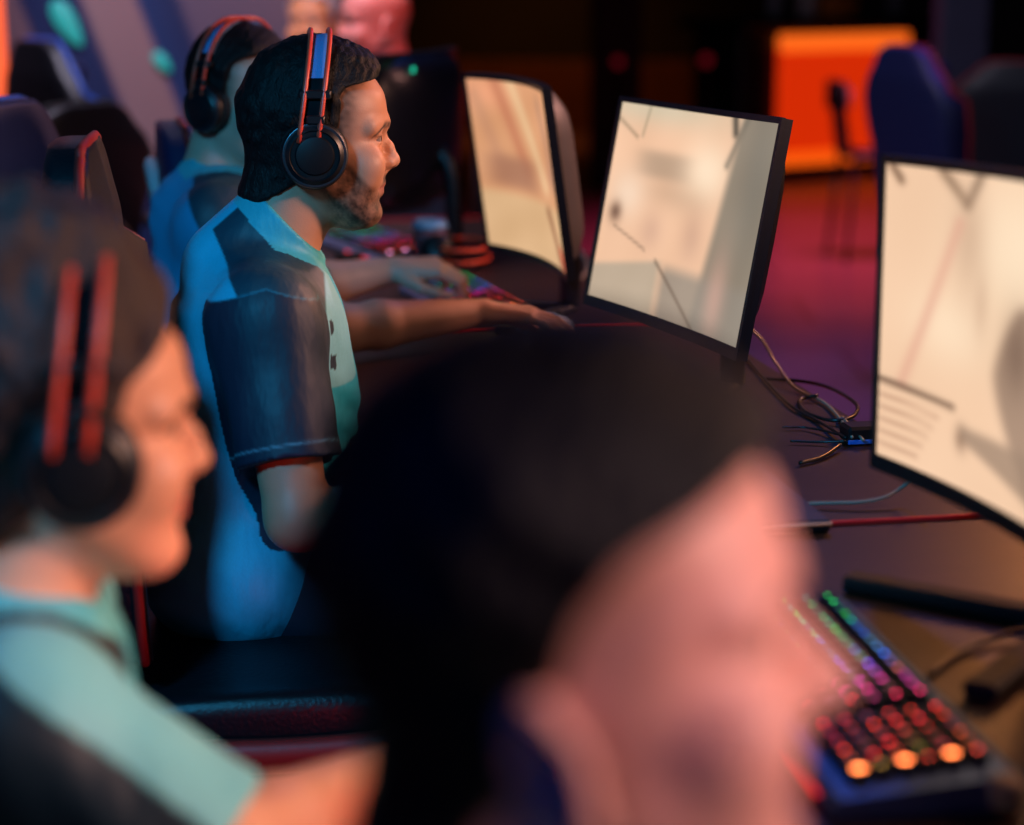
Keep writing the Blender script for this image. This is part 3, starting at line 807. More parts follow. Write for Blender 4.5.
def mural_mat():
    m, N, L = node_mat('mural_stripes'); b = N['Principled BSDF']; b.inputs['Roughness'].default_value = .6
    tc = N.new('ShaderNodeTexCoord'); sx = N.new('ShaderNodeSeparateXYZ'); L.new(tc.outputs['Object'], sx.inputs[0])
    ns = N.new('ShaderNodeTexNoise'); ns.inputs['Scale'].default_value = 1.6; L.new(tc.outputs['Object'], ns.inputs['Vector'])
    a = N.new('ShaderNodeMath'); a.operation = 'MULTIPLY_ADD'; a.inputs[1].default_value = .36; L.new(sx.outputs['Z'], a.inputs[0]); L.new(sx.outputs['X'], a.inputs[2])
    c = N.new('ShaderNodeMath'); c.operation = 'MULTIPLY_ADD'; c.inputs[1].default_value = .02; L.new(ns.outputs['Fac'], c.inputs[0]); L.new(a.outputs[0], c.inputs[2])
    mr = N.new('ShaderNodeMapRange'); mr.inputs[1].default_value = MURAL[0]; mr.inputs[2].default_value = MURAL[1]; L.new(c.outputs[0], mr.inputs[0])
    cr = N.new('ShaderNodeValToRGB'); L.new(mr.outputs[0], cr.inputs[0]); e = cr.color_ramp
    stops = [(-200, (96, 84, 98)), (30, (118, 100, 112)), (36, (6, 40, 92)), (88, (6, 38, 86)), (96, (146, 122, 124)), (140, (146, 118, 120)), (146, (8, 50, 104)), (178, (10, 36, 84)), (188, (96, 84, 104)), (300, (112, 90, 100)), (330, (74, 76, 92)), (420, (74, 72, 88))]
    while len(e.elements) < len(stops): e.elements.new(.5)
    for el, (u, col) in zip(e.elements, stops):
        el.position = min(1, max(0, (u + 200) / 700)); el.color = (*lin(col), 1)
    L.new(cr.outputs[0], b.inputs['Base Color'])
    return m
WY = 7.0
def px_x(u, y): return (u - 512) / F_PX * y / math.cos(PITCH) * 1.02
MURAL = (px_x(-200, WY) + .36 * 1.45, px_x(500, WY) + .36 * 1.45)
def struct(name, geos, m, smooth=False, **k):
    o = mesh(name, geos, m, smooth=smooth, **k); o['kind'] = 'structure'; return o
struct('floor', [rbox(6.5, 10.5, .05, (2.0, 8.0, -.05), .001)], floor_mat())
struct('ceiling', [rbox(6.5, 10.5, .05, (2.0, 8.0, 3.65), .001)], wall_dark())
struct('wall_back', [rbox(6.5, .1, 1.8, (2.0, 17.6, 1.8), .001)], wall_dark())
struct('wall_front', [rbox(6.5, .1, 1.8, (2.0, -2.4, 1.8), .001)], wall_dark())
struct('wall_right', [rbox(.1, 10, 1.8, (7.6, 7.6, 1.8), .001)], wall_dark())
struct('wall_left', [rbox(.1, 10, 1.8, (-3.6, 7.6, 1.8), .001)], wall_dark())
xr = px_x(404, WY)
struct('wall_mural', [rbox((xr + 3.5) / 2, .06, 1.8, ((xr - 3.5) / 2, WY + .06, 1.8), .001)], mural_mat())
struct('baseboard_back', [rbox(4.2, .04, .30, (.3, 17.45, .30), .01)], mat('wainscot_wood', (96, 56, 24), .5, noise=.3, nscale=4, stretch=(6, 1, 1)))
# pillars
pl = at(615, 100, 13.0)
struct('trim_1', [rbox(.16, .16, 1.8, (pl[0], pl[1], 1.8), .01)], mat('pillar_dark', (10, 11, 20), .6, noise=.1))
pl = at(957, 100, 8.5)
struct('trim_2', [rbox(.10, .10, 1.8, (pl[0], pl[1], 1.8), .01)], mat('pillar_navy', (50, 52, 74), .6, noise=.1))
# leaf shaped wall lights on the mural
def leaf(u, v, l, w, ang, label, k=1.0):
    p = at(u, v, (WY) / math.cos(PITCH) * .985); p[1] = WY - .012
    n = 24; ring = []
    for i in range(n):
        t = 2 * PI * i / n; x = l * math.cos(t); z = w * math.sin(t) * (1 - .35 * math.cos(t))
        ring.append((x * math.cos(ang) - z * math.sin(ang), x * math.sin(ang) + z * math.cos(ang)))
    r0 = [(p[0] + a, WY, p[2] + b) for a, b in ring]; r1 = [(p[0] + a, WY - .02, p[2] + b) for a, b in ring]; r2 = [(p[0] + a * .8, WY - .028, p[2] + b * .8) for a, b in ring]
    V, Fc = loft([r0, r1, r2])
    o = mesh('wall_light', [(V, [f[::-1] for f in Fc])], mat('teal_glow', (40, 150, 150), .4, emit=(50, 190, 180), estr=.38), origin=tuple(p))
    tag(o, label, 'wall light', 'teal wall lights')
leaf(80, 22, .088, .034, -1.05, 'large teal leaf shaped wall light at the top of the mural')
leaf(171, 60, .042, .020, -.9, 'small teal wall light beside the far player\'s headset')
leaf(84, 81, .028, .014, -.3, 'faint little teal wall light below the large leaf light')
# orange column of light at the far left
p = at(-10, 40, 6.2)
ol = empty('light_column', (p[0], p[1], 0), 'glowing orange column at the left edge of the mural', 'lamp')
mesh('glow_tube', [lathe([(0, .75), (.045, .76), (.05, 1.0), (.046, 1.4), (.05, 1.8), (.045, 2.1), (0, 2.11)], 24, xf((p[0], p[1], 0)))], mat('orange_tube', (200, 70, 30), .4, emit=(255, 105, 60), estr=1.0), ol, origin=(p[0], p[1], 0))
mesh('column_base', [lathe([(0, 0), (.12, 0), (.12, .03), (.05, .05), (.05, .75), (0, .75)], 24, xf((p[0], p[1], 0)))], M['black'], ol, origin=(p[0], p[1], 0))

# ---------------------------------------------------------------- bar counter
def counter():
    a = at(749, 166, 13.4); b = at(876, 158, 14.0)
    ax, ay = a[0], a[1]; bx, by = b[0] - .02, b[1]
    d = unit((bx - ax, by - ay, 0)); n = np.array((d[1], -d[0], 0)); Lh = math.hypot(bx - ax, by - ay)
    cx, cy = (ax + bx) / 2, (ay + by) / 2
    rz = math.atan2(d[1], d[0])
    root = empty('bar_counter', (cx, cy, 0), 'bar counter with a glowing orange front across the room', 'bar counter', rz=rz)
    mesh('glowing_front', [rbox(Lh / 2, .02, .36, (0, -.28, .51), .004)], orange_mat(), root, smooth=False)
    mesh('light_strip', [rbox(Lh / 2, .03, .055, (0, -.285, .895), .01)], mat('orange_strip', (255, 90, 20), .4, emit=(255, 106, 28), estr=1.0), root, smooth=False)
    mesh('lower_strip', [rbox(Lh / 2, .03, .045, (0, -.285, .14), .01)], mat('orange_strip_low', (255, 90, 20), .4, emit=(255, 92, 14), estr=.95), root, smooth=False)
    mesh('body', [rbox(Lh / 2 + .30, .25, .50, (0, 0, .50), .01)], M['black'], root, smooth=False)
    mesh('plinth', [rbox(Lh / 2 + .02, .03, .05, (0, -.27, .045), .005)], M['black'], root, smooth=False)
    mesh('counter_top', [rbox(Lh / 2 + .38, .36, .035, (0, -.04, 1.02), .01)], M['blackgloss'], root, smooth=False)
    def on(t, y, z): return world_from((cx, cy, 0), rz, (t, y, z))
    return on, Lh, rz
def orange_mat():
    m = mat('orange_panel', (200, 50, 10), .5, emit=(214, 44, 4), estr=.95)
    N, L = m.node_tree.nodes, m.node_tree.links
    n = N.new('ShaderNodeTexWave'); n.inputs['Scale'].default_value = 6; n.bands_direction = 'X'; n.inputs['Distortion'].default_value = 1
    L.new(N['Texture Coordinate'].outputs['Object'], n.inputs['Vector'])
    r = N.new('ShaderNodeValToRGB'); r.color_ramp.elements[0].color = (*lin((204, 36, 2)), 1); r.color_ramp.elements[1].color = (*lin((222, 50, 6)), 1)
    L.new(n.outputs['Fac'], r.inputs[0]); L.new(r.outputs[0], N['Principled BSDF'].inputs['Emission Color'])
    return m
on, Lh, crz = counter()
def bottle(p, h, r, m, lab, name='bottle'):
    o = mesh(name, [lathe([(0, 0), (r, 0), (r, h * .55), (r * .35, h * .72), (r * .32, h), (0, h)], 16)], m, origin=(0, 0, 0)); o.location = p; tag(o, lab, 'bottle', 'things on the bar top')
bottle(on(-.42, -.05, 1.055), .30, .04, mat('pale_glass', (150, 150, 160), .2), 'pale bottle at the left end of the bar top')
bottle(on(-.14, -.05, 1.055), .26, .06, mat('white_ceramic', (190, 170, 170), .4), 'white bottle next to the orange box on the bar')
o = mesh('box', [rbox(.13, .08, .07, (0, 0, .07), .008)], mat('amber_box', (190, 100, 40), .5, noise=.4, nscale=12)); o.location = on(.12, -.05, 1.055); o.rotation_euler[2] = crz; tag(o, 'small orange box standing in the middle of the bar top', 'box')
bottle(on(.66, -.05, 1.055), .34, .05, mat('grey_glass', (90, 90, 100), .2), 'grey bottle at the right end of the bar top')

# bar chair in front of the counter
def bar_chair():
    p = at(870, 150, 9.6); x, y = p[0], p[1]
    root = empty('cafe_chair', (x, y, 0), 'small black chair standing in front of the orange bar', 'chair', rz=.15)
    mesh('seat', [rbox(.13, .15, .018, (0, 0, .50), .012)], M['black'], root)
    v = [];
    mesh('backrest', [tube(catmull([(-.13, 0, .50), (-.15, 0, .62), (-.17, 0, .74), (-.185, 0, .80)], 5), .030, 10, flat=2.6, upv=(0, 1, 0)), rbox(.02, .13, .07, (-.175, 0, .78), .015)], M['black'], root)
    mesh('back_patch', [rbox(.012, .06, .045, (-.150, -.05, .77), .006)], mat('pale_metal', (170, 165, 180), .3, metal=.3), root)  # small pale patch on the backrest
    for sx in (-1, 1):
        for sy in (-1, 1):
            mesh('leg', [tube([(.11 * sx, .12 * sy, .49), (.15 * sx, .15 * sy, 0)], .011, 8)], M['black'], root)
bar_chair()

# ---------------------------------------------------------------- gaming chairs
def gaming_chair(loc, rz, label, cloth='leather', trim='redtrim', hoop=None, recline=.16, arms=True, pillow=True, seat_z=.47, backh=.80, detail=True, name='gaming_chair', zoff=0):
    root = empty(name, (loc[0], loc[1], 0), label, 'chair', 'gaming chairs', rz)
    m = M[cloth]; tm = M[trim]
    # backrest
    hs_ = np.array([0, .06, .18, .34, .48, .58, .66, .72, .77, .80]) * backh / .80
    ws = [.40, .45, .47, .49, .54, .54, .46, .36, .30, .20]
    rings = []; edge = []
    n = 28
    for h, w in zip(np.interp(np.linspace(0, 1, 22), np.linspace(0, 1, 10), hs_), np.interp(np.linspace(0, 1, 22), np.linspace(0, 1, 10), ws)):
        r = []
        thin = .6 + .4 * min(1, (backh - h) / .1)
        for k in range(n):
            a = 2 * PI * k / n; c, s_ = math.cos(a), math.sin(a)
            y = w / 2 * math.copysign(abs(c) ** .55, c); x = .042 * thin * math.copysign(abs(s_) ** .7, s_)
            if s_ >= -.01: x += .055 * max(0, (abs(y) / (w / 2) - .62) / .38) ** 1.2 * (1 if h < backh * .78 else .3)
            r.append((x - h * math.tan(recline), y, seat_z + .04 + h))
        rings.append(r); edge.append([(r[0][0] + .004, r[0][1], r[0][2]), (r[n // 2][0] + .004, r[n // 2][1], r[n // 2][2])])
    rings = [[(x - .25, y, z) for x, y, z in r] for r in rings]
    bk = mesh('backrest', [loft(rings)], m, root)
    e = [(a[0][0] - .25, a[0][1] + .003, a[0][2]) for a in edge] + [(a[1][0] - .25, a[1][1] - .003, a[1][2]) for a in edge[::-1]]
    mesh('piping', [tube(catmull(e, 2), .0065, 8)], tm, bk)
    # seat cushion
    rings = []
    for i in range(14):
        t = i / 13; x = -.27 + .52 * t; w = .50 + .03 * math.sin(PI * t); e_ = math.sin(PI * min(max(t, .03), .97)) ** .3
        r = []
        for k in range(n):
            a = 2 * PI * k / n; c, s_ = math.cos(a), math.sin(a)
            y = w / 2 * math.copysign(abs(c) ** .5, c); z = .05 * e_ * math.copysign(abs(s_) ** .7, s_)
            if s_ > 0: z += .035 * max(0, (abs(y) / (w / 2) - .7) / .3) * e_
            r.append((x, y * (.9 + .1 * e_), seat_z - .045 + z))
        rings.append(r)
    st = mesh('seat', [loft(rings)], m, root)
    side = [(-.24, -.262, seat_z - .03), (-.05, -.272, seat_z - .035), (.12, -.270, seat_z - .03), (.235, -.25, seat_z - .02)]
    for sg in (1, -1):
        mesh('seat_trim', [tube(catmull([(x, y * sg, z - .025) for x, y, z in side], 6), .016, 10, flat=1.4)], tm, st)
    mesh('seat_base', [rbox(.20, .19, .02, (0, 0, seat_z - .115), .01)], M['black'], root)
    if arms:
        for sg in (-1, 1):
            ar = mesh('armrest', [rbox(.13, .045, .016, (-.03, sg * .30, seat_z + .20), .012)], M['black'], root)
            mesh('arm_post', [rbox(.03, .018, .16, (-.03, sg * .30, seat_z + .03), .008), rbox(.025, .09, .012, (-.03, sg * .22, seat_z - .125), .006)], M['black'], ar)
    mesh('gas_lift', [lathe([(0, .09), (.028, .09), (.028, .22), (.018, .22), (.018, seat_z - .13), (0, seat_z - .13)], 16)], M['metal'], root)
    for k in range(5):
        a = 2 * PI * k / 5 + .3; ca, sa = math.cos(a), math.sin(a)
        lg = mesh('base_leg', [tube([(0, 0, .105), (.16 * ca, .16 * sa, .095), (.30 * ca, .30 * sa, .075)], [.026, .022, .016], 8)], M['black'], root)
        mesh('caster', [lathe([(0, -.022), (.024, -.022), (.028, -.012), (.028, .012), (.024, .022), (0, .022)], 16, xf((.30 * ca, .30 * sa, .029), rx=PI / 2, rz=a))], M['rubber'], lg)
    if pillow:
        z = seat_z + .04 + backh * .86
        xx = -.25 - backh * .86 * math.tan(recline) + .055
        mesh('head_pillow', [([], [])] if False else lathe([(0, -.13), (.025, -.128), (.04, -.11), (.045, 0), (.04, .11), (.025, .128), (0, .13)], 18, xf((xx, 0, z), rx=PI / 2)) and [lathe([(0, -.13), (.025, -.128), (.04, -.11), (.045, 0), (.04, .11), (.025, .128), (0, .13)], 18, xf((xx, 0, z), rx=PI / 2))], M['leatherblue'], bk)
    if hoop:
        z0 = seat_z + .04 + backh * .62; xx = -.25 - backh * .62 * math.tan(recline)
        ys = []
        for k in range(30):
            t = 2 * PI * k / 30; ys.append((xx - .012 - .15 * math.sin(t) * math.tan(recline) - .035, .10 * math.cos(t), z0 + .15 * math.sin(t)))
        mesh('harness_ring', [tube(ys, .014, 8, True)], M[hoop], bk)
    return root
# chair of the man in focus
p = at(236, 640, 2.66)
gaming_chair((-.285, p[1] + .02), math.radians(7), 'black gaming chair with red piping behind the man in focus', recline=.03, arms=False, seat_z=.49, backh=.62, pillow=False)
p = at(170, 110, 3.5)
gaming_chair((p[0] + .32, p[1] + .16), math.radians(12), 'navy gaming chair with a pale ring behind the far player', cloth='leatherblue', trim='redtrim', hoop='palegrey', recline=.16, arms=False, pillow=False, backh=.58)
p = at(72, 424, 1.50)
gaming_chair((p[0] - .14, p[1] - .03), math.radians(12), 'gaming chair under the smiling woman', arms=False, recline=.12, pillow=False, backh=.55)
p = at(582, 622, .86)
gaming_chair((p[0] - .16, p[1]), math.radians(-3), 'gaming chair under the man closest to the camera', arms=False, recline=.30, seat_z=.44, pillow=False, backh=.50)
def chair_px(u, v_top, d, rz, label, **k):
    pp = at(u, v_top, d); h = pp[2]
    k.setdefault('backh', h - .51); off = .25 + k['backh'] * .8 * math.tan(k.get('recline', .16))
    gaming_chair((pp[0] + off * math.cos(rz), pp[1] + off * math.sin(rz)), rz, label, **k)
M['bluetrim'] = mat('blue_trim', (40, 90, 190), .4)
chair_px(40, 40, 5.7, math.radians(35), 'empty black gaming chair with blue trim in front of the mural', trim='bluetrim', recline=.12)
chair_px(80, 104, 5.0, math.radians(150), 'empty brown black gaming chair half hidden by the woman\'s hair', cloth='leather', trim='rubber', recline=.16)
chair_px(-8, 102, 3.3, math.radians(165), 'blue gaming chair cut off by the left edge of the frame', cloth='leatherblue', trim='bluetrim', recline=.10)
chair_px(908, 46, 6.4, math.radians(18), 'navy gaming chair with red trim right of the orange bar', cloth='leatherblue', recline=.16, trim='redtrim')
chair_px(1022, 62, 7.6, math.radians(70), 'dark gaming chair beside the right edge of the frame', cloth='leather', recline=.12, trim='redtrim')

# ---------------------------------------------------------------- desks
RDIR = unit((-.185, .983, 0)); NDIR = np.array((RDIR[1], -RDIR[0], 0))   # along the row, across to the back edge
RZ = math.atan2(-RDIR[0], RDIR[1])
B0 = on_z(745, 350); B1 = on_z(875, 430)
def desk_frame():
    """origin on the back edge at the seam, y along the row"""
    s = on_z(965, 517); 
    t = (s - B0) @ RDIR
    return B0 + RDIR * t
SO = desk_frame()
DW = .72
def desk(a, b, label):
    c = SO + RDIR * (a + b) / 2; L_ = (b - a) / 2 - .002
    root = empty('gaming_desk', (c[0], c[1], 0), label, 'desk', 'gaming desks in the row', rz=RZ)
    mesh('desktop', [rbox(DW / 2 - .002, L_, .014, (-DW / 2, 0, DESK - .0145), .003)], desk_mat(), root, smooth=False)
    mesh('lit_edge', [rbox(.003, L_, .009, (.0005, 0, DESK - .0145), .001)], mat('orange_lit_edge', (230, 90, 40), .4), root, smooth=False)  # orange light on the back edge, painted as a coloured strip
    mesh('seam_strip', [rbox(DW / 2 - .03, .0022, .0028, (-DW / 2, L_ - .003, DESK + .0022), .001)], mat('red_strip', (230, 40, 46), .4), root, smooth=False)
    for sx in (-DW + .06, -.06):
        for sy in (-1, 1):
            mesh('leg', [rbox(.022, .022, (DESK - .03) / 2, (sx, sy * (L_ - .05), (DESK - .03) / 2), .004)], M['black'], root, smooth=False)
    mesh('modesty_panel', [rbox(.008, L_ - .08, .17, (-.06, 0, DESK - .21), .002)], M['black'], root, smooth=False)
desk(-1.75, 0, 'dark desk nearest the camera carrying the bright keyboard')
desk(0, 1.30, 'dark desk behind the nearest one, cables along its back edge')
desk(1.30, 2.92, 'dark desk in front of the far player with cup and mouse')

# ---------------------------------------------------------------- monitors
def lerp_img(w, h, fn):
    v, u = np.meshgrid(np.linspace(0, 1, h), np.linspace(0, 1, w), indexing='ij'); return fn(u, v)
def blob(c, col, u, v, u0, v0, su, sv, k=1.0, p=2, ang=0):
    du, dv = u - u0, v - v0; ca, sa = math.cos(ang), math.sin(ang)
    a, b = du * ca + dv * sa, -du * sa + dv * ca
    w = np.exp(-(np.abs(a / su) ** p + np.abs(b / sv) ** p)) * k
    return c * (1 - w[..., None]) + np.array(col, float) * w[..., None]
def line(c, col, u, v, a, b, wd, k=1.0):
    a, b = np.array(a), np.array(b); ab = b - a; t = np.clip(((u - a[0]) * ab[0] + (v - a[1]) * ab[1]) / (ab @ ab), 0, 1)
    d = np.hypot(u - a[0] - t * ab[0], v - a[1] - t * ab[1]); w = np.exp(-(d / wd) ** 2) * k
    return c * (1 - w[..., None]) + np.array(col, float) * w[..., None]
def fill(c, col, w): return c * (1 - w[..., None]) + np.array(col, float) * w[..., None]
def S(a, b, x): return sstep(a, b, x)
def wisp(u, v, f, s):
    p = np.stack([u.ravel(), v.ravel(), 0 * u.ravel()], 1).astype(np.float32); return noise3(p, f, s).reshape(u.shape)
def pic_mid(u, v):
    c = np.ones(u.shape + (3,)) * np.array((238, 192, 158.))
    c = blob(c, (206, 196, 170), u, v, .2, .0, .5, .09, .8)
    c = blob(c, (176, 148, 124), u, v, .33, .28, .18, .07, .85, 4)
    c = blob(c, (196, 160, 132), u, v, .42, .40, .22, .08, .6)
    c = blob(c, (250, 224, 194), u, v, .58, .27, .14, .14, .95)
    c = blob(c, (250, 224, 200), u, v, .12, .45, .10, .12, .7)
    c = blob(c, (205, 162, 138), u, v, .30, .60, .07, .09, .6); c = blob(c, (202, 160, 136), u, v, .56, .58, .07, .12, .6)
    c = blob(c, (108, 80, 66), u, v, .07, .55, .035, .05, .8)
    c = fill(c, (142, 130, 114), S(-.02, .05, u - .70 - .12 * (.35 - v)) * .95)
    c = blob(c, (116, 112, 102), u, v, .92, .25, .12, .4, .6)
    c = fill(c, (176, 162, 142), S(-.01, .03, v - .82 + .25 * u) * S(.0, .06, .42 - u) * .8)
    c = fill(c, (146, 136, 124), S(-.03, .06, v - .74) * S(-.03, .05, u - .40) * .8)
    c = blob(c, (214, 164, 146), u, v, .78, .82, .07, .2, .6)
    c = line(c, (110, 92, 78), u, v, (.36, .74), (.66, 1.0), .010, .6)
    c = line(c, (70, 66, 58), u, v, (.70, .0), (.72, .07), .022, .8); c = line(c, (110, 104, 92), u, v, (.78, .0), (.70, .22), .02, .6)
    c = line(c, (130, 104, 88), u, v, (.08, .62), (.28, .70), .008, .5); c = line(c, (150, 136, 110), u, v, (.17, .0), (.15, .15), .008, .5)
    c = line(c, (130, 112, 90), u, v, (.0, .08), (.12, .16), .01, .5)
    return c + wisp(u, v, 22, 3)[..., None] * 5
def pic_near(u, v):
    c = np.ones(u.shape + (3,)) * np.array((240, 200, 166.))
    c = blob(c, (252, 226, 194), u, v, .55, .22, .25, .25, .9); c = blob(c, (250, 222, 190), u, v, .28, .50, .16, .12, .8)
    c = line(c, (140, 112, 90), u, v, (.22, .0), (.32, .09), .020, .8); c = line(c, (120, 96, 78), u, v, (.38, .0), (.33, .10), .018, .8)
    c = blob(c, (196, 160, 132), u, v, .34, .20, .07, .18, .6); c = blob(c, (206, 170, 142), u, v, .40, .40, .03, .10, .5)
    c = line(c, (222, 164, 140), u, v, (.30, .16), (.09, .72), .022, .6)
    c = line(c, (84, 60, 48), u, v, (.0, .735), (.30, .750), .010, .9)
    for k in range(5): c = line(c, (196, 152, 124), u, v, (.0, .785 + .042 * k), (.24 - .02 * k, .80 + .040 * k), .007, .8)
    c = fill(c, (160, 132, 112), S(-.02, .04, u - .455 - .9 * np.abs(v - .60) ** 1.5) * S(.34, .40, v) * .9)
    c = blob(c, (116, 92, 78), u, v, .56, .52, .06, .12, .6); c = blob(c, (140, 110, 90), u, v, .34, .84, .025, .04, .8)
    c = fill(c, (156, 130, 110), S(-.02, .02, .90 + .35 * (u - .5) - v) * S(-.02, .02, v - .80) * S(-.02, .02, u - .33 - .5 * (v - .80)) * .8)
    c = line(c, (120, 90, 70), u, v, (.02, .0), (.06, .05), .016, .8)
    return c + wisp(u, v, 20, 5)[..., None] * 5
def pic_left(u, v):
    c = np.ones(u.shape + (3,)) * np.array((214, 154, 112.))
    c = blob(c, (236, 160, 122), u, v, .12, .08, .3, .10, .8)
    for a, b, col in (((.25, .0), (.5, .5), (190, 116, 86)), ((.42, .0), (.75, .55), (232, 196, 150)), ((.8, .1), (.95, .5), (178, 130, 104)), ((.05, .1), (.2, .45), (196, 140, 108))):
        c = line(c, col, u, v, a, b, .06, .7)
    c = blob(c, (166, 116, 92), u, v, .35, .53, .28, .10, .85, 4); c = blob(c, (172, 122, 98), u, v, .9, .48, .08, .08, .7)
    c = fill(c, (216, 178, 134), S(.62, .70, v) * .85)
    c = line(c, (120, 70, 50), u, v, (.75, .7), (.9, 1.0), .035, .7); c = line(c, (220, 80, 60), u, v, (.9, .9), (.97, 1.0), .03, .9)
    return c + wisp(u, v, 20, 9)[..., None] * 5
def monitor(center, yaw, tilt, roll, w, h, R_, pic, label, bez=.008, bottom=.016, back='bezel', foot='vee', foot_to=None, name='monitor', ledcol=None, shell='bezel', footlen=.20, group='gaming monitors'):
    Rm = np.array(Matrix.Rotation(yaw, 3, 'Z') @ Matrix.Rotation(tilt, 3, 'X') @ Matrix.Rotation(roll, 3, 'Y'))
    base = np.array(center) + Rm @ np.array((0, .10, 0)); base[2] = DESK
    root = empty(name, tuple(base), label, 'monitor', group)
    def X(p): return np.asarray(p, float) @ Rm.T + np.array(center) - base
    curve = lambda x: (w * w / 4 - x * x) / (2 * R_)
    nu, nv = 120, 72
    img = lerp_img(nu, nv, pic); x = np.linspace(-w / 2 + bez, w / 2 - bez, nu); z = np.linspace(h / 2 - bez, -h / 2 + bottom, nv)
    xx, zz = np.meshgrid(x, z); P_ = np.stack([xx, curve(xx) - .0015, zz], -1)
    V, Fc = grid_geo(P_); sc_ = mesh('screen', [(X(V), [f for f in Fc])], screen_mat(), root)
    a = sc_.data.color_attributes.new('picture', 'FLOAT_COLOR', 'POINT')
    cc = np.ones((nu * nv, 4), np.float32); cc[:, :3] = lin(np.clip(img, 0, 255).reshape(-1, 3)) if False else np.stack(lin(np.clip(img, 0, 255).reshape(-1, 3)), 0)
    a.data.foreach_set('color', cc.ravel())
    # bezel frame and shell
    rings = []
    for xq in np.linspace(-w / 2, w / 2, 25):
        y = curve(xq); t = .014
        rings.append([(xq, y, -h / 2), (xq, y + t, -h / 2), (xq, y + t, h / 2), (xq, y, h / 2)])
    mesh('bezel', [(X(loft(rings)[0]), loft(rings)[1])], M[back], root, smooth=False)
    for (x0, x1, z0, z1) in ((-w / 2, w / 2, h / 2 - bez, h / 2), (-w / 2, w / 2, -h / 2, -h / 2 + bottom), (-w / 2, -w / 2 + bez, -h / 2, h / 2), (w / 2 - bez, w / 2, -h / 2, h / 2)): pass
    fr = []
    for (x0, x1, z0, z1) in ((-w / 2, w / 2, h / 2 - bez, h / 2 + .001), (-w / 2, w / 2, -h / 2 - .001, -h / 2 + bottom), (-w / 2 - .001, -w / 2 + bez, -h / 2, h / 2), (w / 2 - bez, w / 2 + .001, -h / 2, h / 2)):
        rr = []
        for xq in np.linspace(x0, x1, 17):
            y = curve(xq); rr.append([(xq, y - .004, z0), (xq, y + .002, z0), (xq, y + .002, z1), (xq, y - .004, z1)])
        g = loft(rr); fr.append((X(g[0]), g[1]))
    mesh('frame', fr, M[back], root, smooth=False)
    # rear bulge
    rings = []
    for k, (s_, d) in enumerate(((.97, .012), (.90, .030), (.74, .048), (.50, .058), (.25, .060))):
        r = []
        for i in range(32):
            t = 2 * PI * i / 32; c_, q_ = math.cos(t), math.sin(t)
            xq = w / 2 * s_ * math.copysign(abs(c_) ** .45, c_); zq = h / 2 * s_ * math.copysign(abs(q_) ** .45, q_)
            r.append((xq, curve(xq) + .002 + d, zq))
        rings.append(r)
    g = loft(rings); g = (g[0], [f for f in g[1] if f != list(range(32))[::-1]]); mesh('back_shell', [(X(g[0]), g[1])], M[shell], root)
    if ledcol:
        mesh('power_light', [(X(T(lathe([(0, 0), (.006, 0), (.006, .003), (0, .003)], 12)[0], xf((w * .30, .055, h / 2 - .03), rx=-PI / 2))), lathe([(0, 0), (.006, 0), (.006, .003), (0, .003)], 12)[1])], mat('green_led', (20, 200, 160), .4, emit=(30, 220, 170), estr=1.2), root)
    # stand
    jt = X([(0, .06, -.03)])[0]; nk = np.array((jt[0] * 1.0, jt[1] * 1.0, 0)) + unit((-np.sin(yaw), np.cos(yaw), 0)) * .045
    mesh('stand_neck', [tube(catmull([jt, jt * (1, 1, .8) + unit((-np.sin(yaw), np.cos(yaw), 0)) * .035, nk + (0, 0, .12), nk + (0, 0, .012)], 5), .020, 12)], M['black'], root)
    lg = unit((np.cos(yaw), np.sin(yaw), 0)); bk = unit((np.sin(yaw), -np.cos(yaw), 0))
    for sg in (-1, 1):
        tip = nk + (lg * sg * footlen + bk * footlen) if foot == 'vee' else nk + lg * sg * .16 + bk * .02
        g = rbox(.5, .016, .008, (.5, 0, 0), .004); d = tip - nk; Ld = np.linalg.norm(d[:2])
        Mx = xf((nk[0], nk[1], .009), rz=math.atan2(d[1], d[0])) @ np.diag([Ld, 1, 1, 1])
        mesh('stand_foot', [(T(g[0], Mx), g[1])], M['rubber'], root, smooth=False)
    return root
rd = math.radians
monitor((.239, 2.909, 1.005), rd(-68), rd(-10.6), rd(0), .51, .33, 1.9, pic_mid, 'lit monitor in the middle, leaning back, desert game picture on its flat screen')
monitor((.004, 3.61, 1.002), rd(-70.5), rd(8.5), rd(.6), .43, .335, .85, pic_left, 'curved lit monitor left of the middle one, leaning forward, thick grey back', back='bezel', bottom=.010, shell='grey')
monitor((.434, 1.815, 1.017), rd(-79.5), rd(-.4), rd(-1.9), .53, .33, 1.6, pic_near, 'large lit monitor cut off by the right edge of the frame', footlen=.165)
# monitor of the next seat, its back to the camera
pm = at(410, 128, 4.45)
monitor(tuple(pm), rd(-108), rd(-4), 0, .50, .34, 1.5, pic_left, 'dark monitor seen from behind beyond the man\'s face', ledcol=True)

